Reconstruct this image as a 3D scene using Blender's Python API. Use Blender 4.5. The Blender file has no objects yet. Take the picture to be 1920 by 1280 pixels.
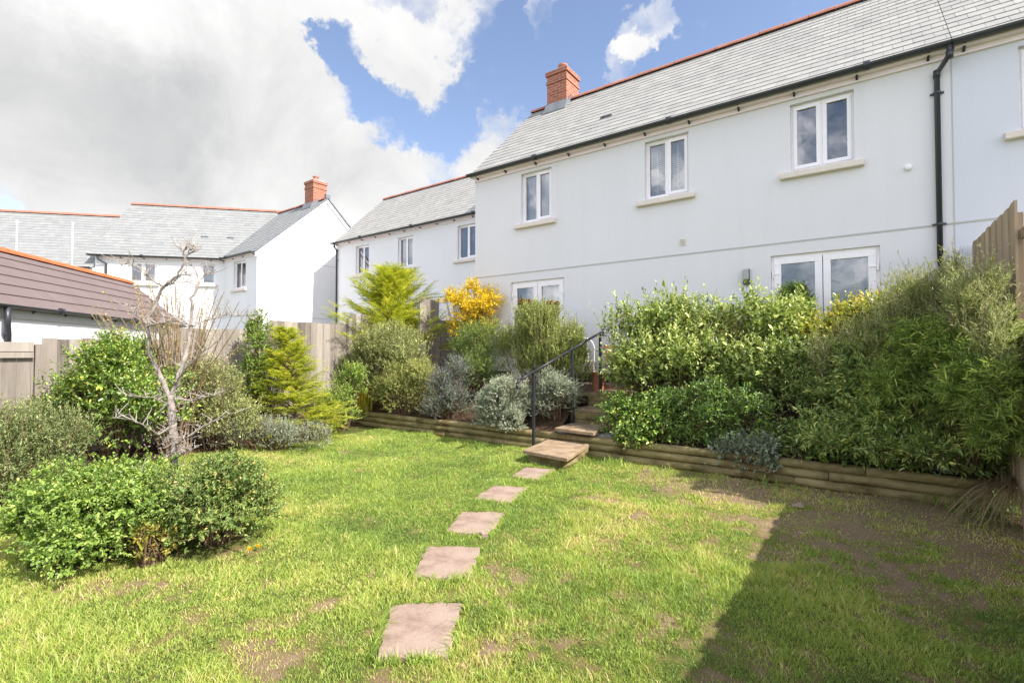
import bpy, math, random
import numpy as np
from mathutils import Vector, Matrix
R = math.radians
random.seed(4); rng = np.random.default_rng(11)
scene = bpy.context.scene; col = scene.collection

# World axes follow the house row: x runs along the facades, y runs away from the garden into the houses.
YAW = R(35.9); FPX = 925.0; PITCH = math.atan(20/925); EYE = 1.6
FWD = (-math.sin(YAW), math.cos(YAW)); RGT = (math.cos(YAW), math.sin(YAW))
def pos(px, d):
    """ground position at distance d ahead of the viewpoint, on the bearing of photo column px"""
    a = (px-960)/FPX*d
    return (FWD[0]*d+RGT[0]*a, FWD[1]*d+RGT[1]*a)
def zat(py, d): return EYE+(660-py)/FPX*d

# ------------------------------------------------------------------ materials
def mat(name):
    m = bpy.data.materials.new(name); m.use_nodes = True
    return m, m.node_tree.nodes, m.node_tree.links, m.node_tree.nodes['Principled BSDF']
def ramp(N, stops):
    r = N.new('ShaderNodeValToRGB'); e = r.color_ramp.elements
    while len(e) < len(stops): e.new(0.5)
    for k, (p, c) in enumerate(stops): e[k].position = p; e[k].color = (*c, 1)
    return r
def surf(name, c1, c2, scale=4, rough=0.8, bump=0.2, bscale=60, detail=6, spec=0.3, c3=None, stretch=None, bdist=0.004):
    m, N, L, P = mat(name)
    tc = N.new('ShaderNodeTexCoord'); src = tc.outputs['Object']
    if stretch:
        mp = N.new('ShaderNodeMapping'); mp.inputs['Scale'].default_value = stretch; L.new(src, mp.inputs[0]); src = mp.outputs[0]
    n = N.new('ShaderNodeTexNoise'); n.inputs['Scale'].default_value = scale; n.inputs['Detail'].default_value = detail
    n.inputs['Roughness'].default_value = 0.65
    L.new(src, n.inputs['Vector'])
    st = [(0.3, c1), (0.7, c2)] if c3 is None else [(0.3, c1), (0.5, c2), (0.72, c3)]
    r = ramp(N, st); L.new(n.outputs[0], r.inputs[0]); L.new(r.outputs[0], P.inputs['Base Color'])
    P.inputs['Roughness'].default_value = rough; P.inputs['Specular IOR Level'].default_value = spec
    if bump:
        b = N.new('ShaderNodeTexNoise'); b.inputs['Scale'].default_value = bscale; b.inputs['Detail'].default_value = 5
        L.new(src, b.inputs['Vector'])
        u = N.new('ShaderNodeBump'); u.inputs['Strength'].default_value = bump; u.inputs['Distance'].default_value = bdist
        L.new(b.outputs[0], u.inputs['Height']); L.new(u.outputs[0], P.inputs['Normal'])
    return m
def leafmat(name, stops, rough=0.5, trans=0.3, spec=0.4, gain=2.0, kk=(1.12, 1.0, 0.95)):
    """leaf colours picked leaf by leaf from the attribute 'tint'"""
    m, N, L, P = mat(name)
    a = N.new('ShaderNodeAttribute'); a.attribute_name = 'tint'
    stops = [(p, tuple(min(0.85, v*k*gain) for v, k in zip(c, kk))) for p, c in stops]
    r = ramp(N, stops); L.new(a.outputs['Fac'], r.inputs[0]); L.new(r.outputs[0], P.inputs['Base Color'])
    P.inputs['Roughness'].default_value = rough; P.inputs['Specular IOR Level'].default_value = spec
    if trans:
        t = N.new('ShaderNodeBsdfTranslucent'); mx = N.new('ShaderNodeMixShader'); mx.inputs[0].default_value = trans
        hs = N.new('ShaderNodeHueSaturation'); hs.inputs['Value'].default_value = 1.5; hs.inputs['Saturation'].default_value = 1.1; hs.inputs['Hue'].default_value = 0.49
        L.new(r.outputs[0], hs.inputs['Color']); L.new(hs.outputs[0], t.inputs[0])
        L.new(P.outputs[0], mx.inputs[1]); L.new(t.outputs[0], mx.inputs[2])
        L.new(mx.outputs[0], N['Material Output'].inputs['Surface'])
    return m
def tintmat(name, stops, rough=0.7, bump=0.3, bscale=50, vary=0.35, nscale=6, stretch=(1, 1, 1), bdist=0.003, spec=0.3):
    """attribute 'tint' per tile or board, plus a fine mottled noise"""
    m, N, L, P = mat(name)
    a = N.new('ShaderNodeAttribute'); a.attribute_name = 'tint'
    tc = N.new('ShaderNodeTexCoord'); mp = N.new('ShaderNodeMapping'); mp.inputs['Scale'].default_value = stretch
    L.new(tc.outputs['Object'], mp.inputs[0])
    n = N.new('ShaderNodeTexNoise'); n.inputs['Scale'].default_value = nscale; n.inputs['Detail'].default_value = 7; n.inputs['Roughness'].default_value = 0.7
    L.new(mp.outputs[0], n.inputs['Vector'])
    mx = N.new('ShaderNodeMix'); mx.inputs[0].default_value = vary
    L.new(a.outputs['Fac'], mx.inputs[2]); L.new(n.outputs[0], mx.inputs[3])
    r = ramp(N, stops); L.new(mx.outputs[0], r.inputs[0]); L.new(r.outputs[0], P.inputs['Base Color'])
    P.inputs['Roughness'].default_value = rough; P.inputs['Specular IOR Level'].default_value = spec
    b = N.new('ShaderNodeTexNoise'); b.inputs['Scale'].default_value = bscale; b.inputs['Detail'].default_value = 4
    L.new(mp.outputs[0], b.inputs['Vector'])
    u = N.new('ShaderNodeBump'); u.inputs['Strength'].default_value = bump; u.inputs['Distance'].default_value = bdist
    L.new(b.outputs[0], u.inputs['Height']); L.new(u.outputs[0], P.inputs['Normal'])
    return m
def plain(name, c, rough=0.4, metal=0.0, spec=0.5):
    m, N, L, P = mat(name)
    n = N.new('ShaderNodeTexNoise'); n.inputs['Scale'].default_value = 9; n.inputs['Detail'].default_value = 4
    tc = N.new('ShaderNodeTexCoord'); L.new(tc.outputs['Object'], n.inputs['Vector'])
    r = ramp(N, [(0.3, tuple(x*0.965 for x in c)), (0.7, tuple(min(1, x*1.02) for x in c))]); L.new(n.outputs[0], r.inputs[0])
    L.new(r.outputs[0], P.inputs['Base Color'])
    P.inputs['Roughness'].default_value = rough; P.inputs['Metallic'].default_value = metal; P.inputs['Specular IOR Level'].default_value = spec
    return m
def brickmat():
    m, N, L, P = mat('red_brick')
    tc = N.new('ShaderNodeTexCoord'); sp = N.new('ShaderNodeSeparateXYZ'); L.new(tc.outputs['Object'], sp.inputs[0])
    ad = N.new('ShaderNodeMath'); L.new(sp.outputs[0], ad.inputs[0]); L.new(sp.outputs[1], ad.inputs[1])
    cb = N.new('ShaderNodeCombineXYZ'); L.new(ad.outputs[0], cb.inputs[0]); L.new(sp.outputs[2], cb.inputs[1])
    b = N.new('ShaderNodeTexBrick'); b.inputs['Scale'].default_value = 1; b.inputs['Brick Width'].default_value = 0.225
    b.inputs['Row Height'].default_value = 0.075; b.inputs['Mortar Size'].default_value = 0.008
    b.inputs['Color1'].default_value = (0.30, 0.085, 0.045, 1); b.inputs['Color2'].default_value = (0.42, 0.14, 0.075, 1)
    b.inputs['Mortar'].default_value = (0.36, 0.27, 0.2, 1); b.inputs['Bias'].default_value = -0.2
    L.new(cb.outputs[0], b.inputs['Vector']); L.new(b.outputs[0], P.inputs['Base Color'])
    u = N.new('ShaderNodeBump'); u.inputs['Strength'].default_value = 0.5; u.inputs['Distance'].default_value = 0.006; u.invert = True
    L.new(b.outputs['Fac'], u.inputs['Height']); L.new(u.outputs[0], P.inputs['Normal']); P.inputs['Roughness'].default_value = 0.85
    return m
def glassmat():
    m, N, L, P = mat('window_glass')
    N.remove(P)
    g = N.new('ShaderNodeBsdfGlossy'); g.inputs['Roughness'].default_value = 0.01; g.inputs['Color'].default_value = (0.95, 0.97, 1, 1)
    t = N.new('ShaderNodeBsdfTransparent'); t.inputs['Color'].default_value = (0.84, 0.87, 0.88, 1)
    f = N.new('ShaderNodeFresnel'); f.inputs['IOR'].default_value = 1.9
    mp = N.new('ShaderNodeMapRange'); mp.inputs['To Min'].default_value = 0.09; mp.inputs['To Max'].default_value = 1.0
    L.new(f.outputs[0], mp.inputs[0])
    # the slight unevenness of float glass
    n = N.new('ShaderNodeTexNoise'); n.inputs['Scale'].default_value = 2.5
    tc = N.new('ShaderNodeTexCoord'); L.new(tc.outputs['Object'], n.inputs['Vector'])
    u = N.new('ShaderNodeBump'); u.inputs['Strength'].default_value = 0.08; u.inputs['Distance'].default_value = 0.02
    L.new(n.outputs[0], u.inputs['Height']); L.new(u.outputs[0], g.inputs['Normal'])
    x = N.new('ShaderNodeMixShader'); L.new(mp.outputs[0], x.inputs[0]); L.new(t.outputs[0], x.inputs[1]); L.new(g.outputs[0], x.inputs[2])
    L.new(x.outputs[0], N['Material Output'].inputs['Surface'])
    return m
M = {}
def rendermat(name, c, seed):
    """painted render: fine sand texture, broad uneven drying marks and faint rain streaks"""
    m, N, L, P = mat(name)
    tc = N.new('ShaderNodeTexCoord')
    def nz(scale, sc, det=5):
        mp = N.new('ShaderNodeMapping'); mp.inputs['Scale'].default_value = sc; mp.inputs['Location'].default_value = (seed, seed, seed)
        L.new(tc.outputs['Object'], mp.inputs[0]); n = N.new('ShaderNodeTexNoise'); n.inputs['Scale'].default_value = scale; n.inputs['Detail'].default_value = det; n.inputs['Roughness'].default_value = 0.6
        L.new(mp.outputs[0], n.inputs['Vector']); return n.outputs[0]
    a = nz(0.6, (1, 1, 1), 6); b = nz(3.0, (1.6, 1.6, 0.12), 7); e = nz(30, (1, 1, 1), 4)
    r1 = ramp(N, [(0.25, tuple(x*0.955 for x in c)), (0.75, tuple(min(1, x*1.015) for x in c))]); L.new(a, r1.inputs[0])
    r2 = ramp(N, [(0.25, (0.968, 0.97, 0.965)), (0.5, (1, 1, 1))]); L.new(b, r2.inputs[0])
    r3 = ramp(N, [(0.3, (0.965, 0.965, 0.965)), (0.6, (1, 1, 1))]); L.new(e, r3.inputs[0])
    m1 = N.new('ShaderNodeMix'); m1.data_type = 'RGBA'; m1.blend_type = 'MULTIPLY'; m1.inputs[0].default_value = 1; L.new(r1.outputs[0], m1.inputs[6]); L.new(r2.outputs[0], m1.inputs[7])
    m2 = N.new('ShaderNodeMix'); m2.data_type = 'RGBA'; m2.blend_type = 'MULTIPLY'; m2.inputs[0].default_value = 1; L.new(m1.outputs[2], m2.inputs[6]); L.new(r3.outputs[0], m2.inputs[7])
    L.new(m2.outputs[2], P.inputs['Base Color']); P.inputs['Roughness'].default_value = 0.92; P.inputs['Specular IOR Level'].default_value = 0.15
    u = N.new('ShaderNodeBump'); u.inputs['Strength'].default_value = 0.35; u.inputs['Distance'].default_value = 0.004; L.new(nz(90, (1, 1, 1), 6), u.inputs['Height']); L.new(u.outputs[0], P.inputs['Normal'])
    return m
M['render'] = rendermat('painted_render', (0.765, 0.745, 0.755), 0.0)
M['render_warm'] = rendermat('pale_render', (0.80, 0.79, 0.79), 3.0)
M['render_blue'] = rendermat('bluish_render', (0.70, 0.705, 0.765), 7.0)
M['bead'] = plain('render_bead', (0.5, 0.49, 0.46), 0.8)
M['fascia'] = plain('painted_fascia', (0.88, 0.78, 0.81), 0.6)
M['upvc'] = plain('white_window_plastic', (0.90, 0.86, 0.87), 0.35)
M['sill'] = surf('cast_stone_sill', (0.70, 0.62, 0.55), (0.78, 0.70, 0.62), 8, 0.85, 0.15, 120)
M['gutter'] = plain('black_gutter_plastic', (0.035, 0.037, 0.042), 0.4)
M['lead'] = surf('lead_flashing', (0.13, 0.14, 0.155), (0.22, 0.23, 0.25), 5, 0.55, 0.3, 20)
M['slate'] = tintmat('roof_slate', [(0.15, (0.27, 0.262, 0.245)), (0.5, (0.33, 0.322, 0.30)), (0.72, (0.365, 0.355, 0.325)), (0.9, (0.41, 0.39, 0.345))], 0.75, 0.35, 40, 0.4, 5, bdist=0.004)
M['slate_far'] = tintmat('far_roof_slate', [(0.15, (0.21, 0.213, 0.21)), (0.5, (0.25, 0.255, 0.248)), (0.9, (0.295, 0.298, 0.288))], 0.75, 0.3, 40, 0.4, 5)
M['tile'] = tintmat('brown_concrete_tile', [(0.2, (0.155, 0.115, 0.11)), (0.6, (0.19, 0.145, 0.135)), (0.9, (0.22, 0.17, 0.155))], 0.75, 0.3, 60, 0.4, 3)
M['joint'] = plain('roof_underlay', (0.05, 0.05, 0.05), 0.9)
M['ridge'] = surf('terracotta_ridge', (0.34, 0.135, 0.095), (0.46, 0.21, 0.15), 5, 0.8, 0.3, 60)
M['orange'] = surf('bright_terracotta_ridge', (0.50, 0.13, 0.05), (0.60, 0.18, 0.07), 5, 0.8, 0.3, 60)
M['brick'] = brickmat(); M['glass'] = glassmat()
M['terracotta'] = surf('terracotta_pot', (0.36, 0.14, 0.075), (0.46, 0.20, 0.11), 14, 0.8, 0.25, 60)
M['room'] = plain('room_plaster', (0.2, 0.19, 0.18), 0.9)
M['blind'] = plain('blind_slat', (0.85, 0.83, 0.80), 0.6)
M['curtain'] = plain('net_curtain', (0.62, 0.62, 0.6), 0.9)
M['iron'] = plain('black_iron', (0.035, 0.036, 0.04), 0.45, 0.3)
M['white_metal'] = plain('white_painted_metal', (0.85, 0.85, 0.84), 0.4)
M['red_paint'] = plain('red_painted_metal', (0.22, 0.05, 0.035), 0.5)
M['lampglass'] = plain('ribbed_lamp_glass', (0.36, 0.37, 0.34), 0.15)
M['slab'] = surf('sandy_paving', (0.27, 0.19, 0.145), (0.345, 0.25, 0.195), 5.5, 0.9, 0.6, 45, 10, 0.2, c3=(0.38, 0.29, 0.23), bdist=0.006)
def stain(m, sc, amt, seed=0.0):
    N = m.node_tree.nodes; L = m.node_tree.links; P = N['Principled BSDF']; src = P.inputs['Base Color'].links[0].from_socket
    tc = N.new('ShaderNodeTexCoord'); mp = N.new('ShaderNodeMapping'); mp.inputs['Location'].default_value = (seed, seed, 0); L.new(tc.outputs['Object'], mp.inputs[0])
    n = N.new('ShaderNodeTexNoise'); n.inputs['Scale'].default_value = sc; n.inputs['Detail'].default_value = 9; n.inputs['Roughness'].default_value = 0.75; L.new(mp.outputs[0], n.inputs['Vector'])
    r = ramp(N, [(0.36, tuple(1-amt*v for v in (0.9, 1.0, 1.1))), (0.52, (1, 1, 1)), (0.7, (1+amt*0.25,)*3)]); L.new(n.outputs[0], r.inputs[0])
    x = N.new('ShaderNodeMix'); x.data_type = 'RGBA'; x.blend_type = 'MULTIPLY'; x.inputs[0].default_value = 1; L.new(src, x.inputs[6]); L.new(r.outputs[0], x.inputs[7]); L.new(x.outputs[2], P.inputs['Base Color']); return m
stain(M['slab'], 9, 0.25)
M['step'] = surf('buff_step_slab', (0.22, 0.15, 0.09), (0.33, 0.235, 0.15), 6, 0.9, 0.7, 40, 10, 0.2, c3=(0.42, 0.32, 0.22), bdist=0.006)
M['log'] = surf('treated_log', (0.12, 0.105, 0.04), (0.26, 0.21, 0.095), 4, 0.85, 0.5, 22, 8, 0.2, c3=(0.38, 0.31, 0.16), stretch=(0.6, 2.5, 2.5), bdist=0.006)
stain(M['step'], 7, 0.3, 4.0); stain(M['log'], 2.2, 0.6, 2.0)
M['fence'] = tintmat('weathered_fence_board', [(0.2, (0.10, 0.082, 0.068)), (0.45, (0.24, 0.205, 0.172)), (0.75, (0.38, 0.335, 0.29))], 0.85, 0.6, 12, 0.55, 2.2, (6, 6, 0.55), 0.006)
M['fence_new'] = tintmat('tan_fence_board', [(0.2, (0.24, 0.17, 0.11)), (0.5, (0.42, 0.315, 0.215)), (0.8, (0.56, 0.44, 0.32))], 0.85, 0.6, 12, 0.5, 2.2, (6, 6, 0.55), 0.006)
M['soil'] = surf('bed_soil', (0.045, 0.028, 0.018), (0.12, 0.075, 0.045), 9, 0.95, 1.0, 50, 10, 0.1, bdist=0.02)
M['gravel'] = surf('pale_gravel', (0.25, 0.24, 0.23), (0.6, 0.58, 0.55), 90, 0.9, 1.0, 90, 3, 0.2, bdist=0.01)
M['bark'] = surf('grey_bark', (0.14, 0.11, 0.09), (0.29, 0.245, 0.215), 18, 0.9, 0.8, 50, 8, 0.15, c3=(0.48, 0.43, 0.385), bdist=0.006)
M['lichen'] = surf('pale_lichen_twig', (0.24, 0.19, 0.155), (0.48, 0.43, 0.39), 30, 0.9, 0.5, 60)
M['stem'] = surf('brown_stem', (0.09, 0.055, 0.035), (0.22, 0.14, 0.09), 20, 0.9, 0.4, 60)
M['twig'] = surf('tan_twig', (0.19, 0.125, 0.075), (0.31, 0.22, 0.14), 20, 0.85, 0.3, 60)
M['bag'] = plain('grey_stone', (0.16, 0.155, 0.16), 0.85)

# ------------------------------------------------------------------ geometry helpers
class G:
    def __init__(s): s.v = []; s.f = []; s.t = []
    def add(s, vs, fs, tint=0.5):
        o = len(s.v); s.v += [tuple(v) for v in vs]; s.f += [tuple(o+i for i in f) for f in fs]; s.t += [tint]*len(vs)
    def hexa(s, p, tint=0.5):   # 4 bottom then 4 top points
        s.add(p, [(3, 2, 1, 0), (4, 5, 6, 7), (0, 1, 5, 4), (1, 2, 6, 5), (2, 3, 7, 6), (3, 0, 4, 7)], tint)
    def box(s, x0, x1, y0, y1, z0, z1, tint=0.5, F=None):
        p = [(x0, y0, z0), (x1, y0, z0), (x1, y1, z0), (x0, y1, z0), (x0, y0, z1), (x1, y0, z1), (x1, y1, z1), (x0, y1, z1)]
        if F: p = [F(*q) for q in p]
        s.hexa(p, tint)
    def bar(s, a, b, w, h=None, tint=0.5):
        a = Vector(a); b = Vector(b); d = (b-a).normalized(); h = h or w
        u = Vector((0, 0, 1)) if abs(d.z) < 0.95 else Vector((0, 1, 0))
        x = d.cross(u).normalized()*w/2; y = x.normalized().cross(d).normalized()*h/2
        s.hexa([a-x-y, a+x-y, b+x-y, b-x-y, a-x+y, a+x+y, b+x+y, b-x+y], tint)
    def tube(s, pts, rad, n=8, cap=True, tint=0.5):
        pts = [Vector(p) for p in pts]
        if not hasattr(rad, '__len__'): rad = [rad]*len(pts)
        o = len(s.v); prev = None
        for i, p in enumerate(pts):
            d = (pts[min(i+1, len(pts)-1)]-pts[max(i-1, 0)])
            d = d.normalized() if d.length > 1e-9 else Vector((0, 0, 1))
            if prev is None:
                prev = d.orthogonal().normalized()
            x = (prev-d*prev.dot(d))
            x = x.normalized() if x.length > 1e-6 else d.orthogonal().normalized()
            prev = x; y = d.cross(x)
            for k in range(n):
                a = 2*math.pi*k/n
                s.v.append(tuple(p+(x*math.cos(a)+y*math.sin(a))*rad[i])); s.t.append(tint)
        for i in range(len(pts)-1):
            for k in range(n):
                k2 = (k+1) % n
                s.f.append((o+i*n+k, o+i*n+k2, o+(i+1)*n+k2, o+(i+1)*n+k))
        if cap:
            s.f.append(tuple(o+k for k in reversed(range(n)))); s.f.append(tuple(o+(len(pts)-1)*n+k for k in range(n)))
    def lathe(s, c, prof, n=20, tint=0.5):
        s.tube([(c[0], c[1], c[2]+z) for r, z in prof], [max(r, 1e-4) for r, z in prof], n, True, tint)
def wloc(o):
    v = Vector((0, 0, 0))
    while o is not None: v = v+o.location; o = o.parent
    return v
def make(name, me, parent, center=None):
    o = bpy.data.objects.new(name, me); col.objects.link(o)
    if parent: o.parent = parent
    return o
def put(name, g, material, parent=None, smooth=False, bevel=0.0):
    """one mesh object from accumulated world-space geometry"""
    v = np.array(g.v, dtype=float)
    if parent is not None: base = Vector((0, 0, 0)); sub = wloc(parent)
    else:
        base = Vector(((v[:, 0].min()+v[:, 0].max())/2, (v[:, 1].min()+v[:, 1].max())/2, v[:, 2].min())); sub = base
    me = bpy.data.meshes.new(name)
    me.from_pydata((v-np.array(sub)).tolist(), [], g.f)
    at = me.attributes.new('tint', 'FLOAT', 'POINT'); at.data.foreach_set('value', np.array(g.t, dtype=np.float32))
    me.materials.append(material)
    if smooth: me.polygons.foreach_set('use_smooth', [True]*len(me.polygons))
    me.update()
    o = make(name, me, parent); o.location = base
    if bevel:
        b = o.modifiers.new('bevel', 'BEVEL'); b.width = bevel; b.segments = 2; b.limit_method = 'ANGLE'
    return o
def put_np(name, V, Q, T, material, parent=None, tri=None):
    """fast path for foliage: V (n,3) world space, Q (m,4) quads, tri (k,3) triangles, T (n,) tint"""
    me = bpy.data.meshes.new(name)
    if parent is not None: V = V-np.array(wloc(parent))
    nt = 0 if tri is None else len(tri)
    me.vertices.add(len(V)); me.vertices.foreach_set('co', V.astype(np.float32).ravel())
    me.loops.add(len(Q)*4+nt*3)
    li = Q.ravel() if nt == 0 else np.concatenate([Q.ravel(), tri.ravel()])
    me.loops.foreach_set('vertex_index', li.astype(np.int32))
    me.polygons.add(len(Q)+nt)
    st = np.arange(len(Q))*4
    if nt: st = np.concatenate([st, len(Q)*4+np.arange(nt)*3])
    me.polygons.foreach_set('loop_start', st.astype(np.int32))
    me.update(calc_edges=True)
    at = me.attributes.new('tint', 'FLOAT', 'POINT'); at.data.foreach_set('value', T.astype(np.float32))
    me.materials.append(material)
    return make(name, me, parent)
def tag(o, label=None, cat=None, group=None, kind=None):
    if label: o['label'] = label
    if cat: o['category'] = cat
    if group: o['group'] = group
    if kind: o['kind'] = kind
    return o
def thing(name, loc, label, cat, group=None):
    o = bpy.data.objects.new(name, None); o.empty_display_size = 0.3; col.objects.link(o); o.location = loc
    return tag(o, label, cat, group)
def structure(name, g, m, **k):
    return tag(put(name, g, m, **k), kind='structure')

# numpy value noise
_lat = rng.random((64, 64))
def vnoise(x, y, s, o=0):
    x = np.asarray(x)*s+o*13.7+500; y = np.asarray(y)*s+o*7.3+500
    xi = np.floor(x).astype(int); yi = np.floor(y).astype(int); fx = x-xi; fy = y-yi
    fx = fx*fx*(3-2*fx); fy = fy*fy*(3-2*fy)
    L = lambda a, b: _lat[a % 64, b % 64]
    return (L(xi, yi)*(1-fx)+L(xi+1, yi)*fx)*(1-fy)+(L(xi, yi+1)*(1-fx)+L(xi+1, yi+1)*fx)*fy
def fbm(x, y, s, o=0):
    return (vnoise(x, y, s, o)+0.5*vnoise(x, y, s*2.1, o+3)+0.25*vnoise(x, y, s*4.3, o+5)+0.125*vnoise(x, y, s*8.7, o+8))/1.875

# ------------------------------------------------------------------ houses
def frame_of(ox, oy, ang=0.0):
    c, s = math.cos(ang), math.sin(ang)
    return lambda x, y, z: (ox+c*x-s*y, oy+s*x+c*y, z)
def facade(F, x0, x1, z0, z1, openings, reveal=0.09):
    """front skin at local y=0 with holes for the openings, and their reveals"""
    g = G()
    xs = sorted({x0, x1, *[o[0] for o in openings], *[o[1] for o in openings]})
    zs = sorted({z0, z1, *[o[2] for o in openings], *[o[3] for o in openings]})
    for i in range(len(xs)-1):
        for k in range(len(zs)-1):
            cx = (xs[i]+xs[i+1])/2; cz = (zs[k]+zs[k+1])/2
            if any(o[0] < cx < o[1] and o[2] < cz < o[3] for o in openings): continue
            g.add([F(xs[i], 0, zs[k]), F(xs[i+1], 0, zs[k]), F(xs[i+1], 0, zs[k+1]), F(xs[i], 0, zs[k+1])], [(0, 1, 2, 3)])
    for a, b, c, d in openings:
        y = 0.3
        for q in ([(a, 0, c), (a, 0, d), (a, y, d), (a, y, c)], [(b, 0, d), (b, 0, c), (b, y, c), (b, y, d)],
                  [(a, 0, d), (b, 0, d), (b, y, d), (a, y, d)], [(b, 0, c), (a, 0, c), (a, y, c), (b, y, c)]):
            g.add([F(*p) for p in q], [(0, 1, 2, 3)])
    return g
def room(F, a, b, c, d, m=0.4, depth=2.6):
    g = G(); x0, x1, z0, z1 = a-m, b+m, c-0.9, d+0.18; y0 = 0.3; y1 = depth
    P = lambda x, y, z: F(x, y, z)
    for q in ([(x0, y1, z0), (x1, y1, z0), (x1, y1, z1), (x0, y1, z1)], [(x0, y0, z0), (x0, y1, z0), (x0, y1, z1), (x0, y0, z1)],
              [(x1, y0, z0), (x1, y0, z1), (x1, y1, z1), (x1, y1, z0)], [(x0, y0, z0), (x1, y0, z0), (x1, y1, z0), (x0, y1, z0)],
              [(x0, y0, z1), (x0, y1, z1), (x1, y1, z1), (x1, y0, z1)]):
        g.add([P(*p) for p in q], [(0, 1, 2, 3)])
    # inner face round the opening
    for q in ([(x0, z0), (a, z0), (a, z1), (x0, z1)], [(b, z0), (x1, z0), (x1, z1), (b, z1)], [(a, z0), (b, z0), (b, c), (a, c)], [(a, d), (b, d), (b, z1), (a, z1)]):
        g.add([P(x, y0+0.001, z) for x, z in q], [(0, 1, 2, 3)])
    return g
def window(F, house, a, b, c, d, sash='R', blind=None, sill=True, sillm=None, frosted=False):
    y = 0.075; fw = 0.05; m = (a+b)/2
    g = G()
    g.box(a, b, y, y+0.07, c, c+fw, F=F); g.box(a, b, y, y+0.07, d-fw, d, F=F)
    g.box(a, a+fw, y, y+0.07, c+fw, d-fw, F=F); g.box(b-fw, b, y, y+0.07, c+fw, d-fw, F=F)
    if sash != 'one': g.box(m-0.03, m+0.03, y, y+0.07, c+fw, d-fw, F=F)
    w = put('window', g, M['upvc'], house, bevel=0.004)
    halves = [(a+fw, m-0.03), (m+0.03, b-fw)] if sash != 'one' else [(a+fw, b-fw)]
    for k, (x0, x1) in enumerate(halves):
        op = sash == 'both' or (sash == 'R' and k == 1) or (sash == 'L' and k == 0)
        e = 0.055 if op else 0.018
        gg = G(); yy = y-0.018 if op else y+0.012; o = 0.014 if op else 0.0
        X0, X1, Z0, Z1 = x0-o, x1+o, c+fw-o, d-fw+o
        gg.box(X0, X1, yy, yy+0.05, Z0, Z0+e, F=F); gg.box(X0, X1, yy, yy+0.05, Z1-e, Z1, F=F)
        gg.box(X0, X0+e, yy, yy+0.05, Z0+e, Z1-e, F=F); gg.box(X1-e, X1, yy, yy+0.05, Z0+e, Z1-e, F=F)
        put('sash' if op else 'glazing_bead', gg, M['upvc'], w, bevel=0.003)
        p = G(); yp = yy+0.03
        p.add([F(X0+e, yp, Z0+e), F(X1-e, yp, Z0+e), F(X1-e, yp, Z1-e), F(X0+e, yp, Z1-e)], [(0, 1, 2, 3)])
        put('pane', p, M['glass'], w)
    if blind:
        bg = G(); z = d-0.07
        if blind == 'slats':
            while z > c+0.08:
                q = [(a+fw, y+0.12, z+0.008), (b-fw, y+0.12, z+0.008), (b-fw, y+0.15, z-0.012), (a+fw, y+0.15, z-0.012)]
                bg.hexa([F(*p) for p in q]+[F(p[0], p[1], p[2]+0.002) for p in q]); z -= 0.04
            for xx in (a+fw+0.13, m+0.16): bg.box(xx-0.012, xx+0.012, y+0.116, y+0.119, c+0.06, d-0.05, F=F)
            put('blind', bg, M['blind'], w)
        else:
            n = 28; pts = []
            for i in range(n+1):
                x = a+0.05+(b-a-0.1)*i/n; pts.append((x, y+0.14+0.012*math.sin(i*1.9)))
            for i in range(n):
                bg.add([F(pts[i][0], pts[i][1], c+0.03), F(pts[i+1][0], pts[i+1][1], c+0.03), F(pts[i+1][0], pts[i+1][1], d-0.03), F(pts[i][0], pts[i][1], d-0.03)], [(0, 1, 2, 3)])
            put('curtain', bg, M['curtain'], w)
    if sill:
        s = G(); s.hexa([F(*p) for p in [(a-0.15, -0.09, c-0.125), (b+0.12, -0.09, c-0.125), (b+0.12, y, c-0.125), (a-0.15, y, c-0.125),
                                         (a-0.15, -0.09, c-0.03), (b+0.12, -0.09, c-0.03), (b+0.12, y, c-0.002), (a-0.15, y, c-0.002)]])
        put('sill', s, sillm or M['sill'], w, bevel=0.012)
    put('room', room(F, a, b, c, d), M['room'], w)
    return w
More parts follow.
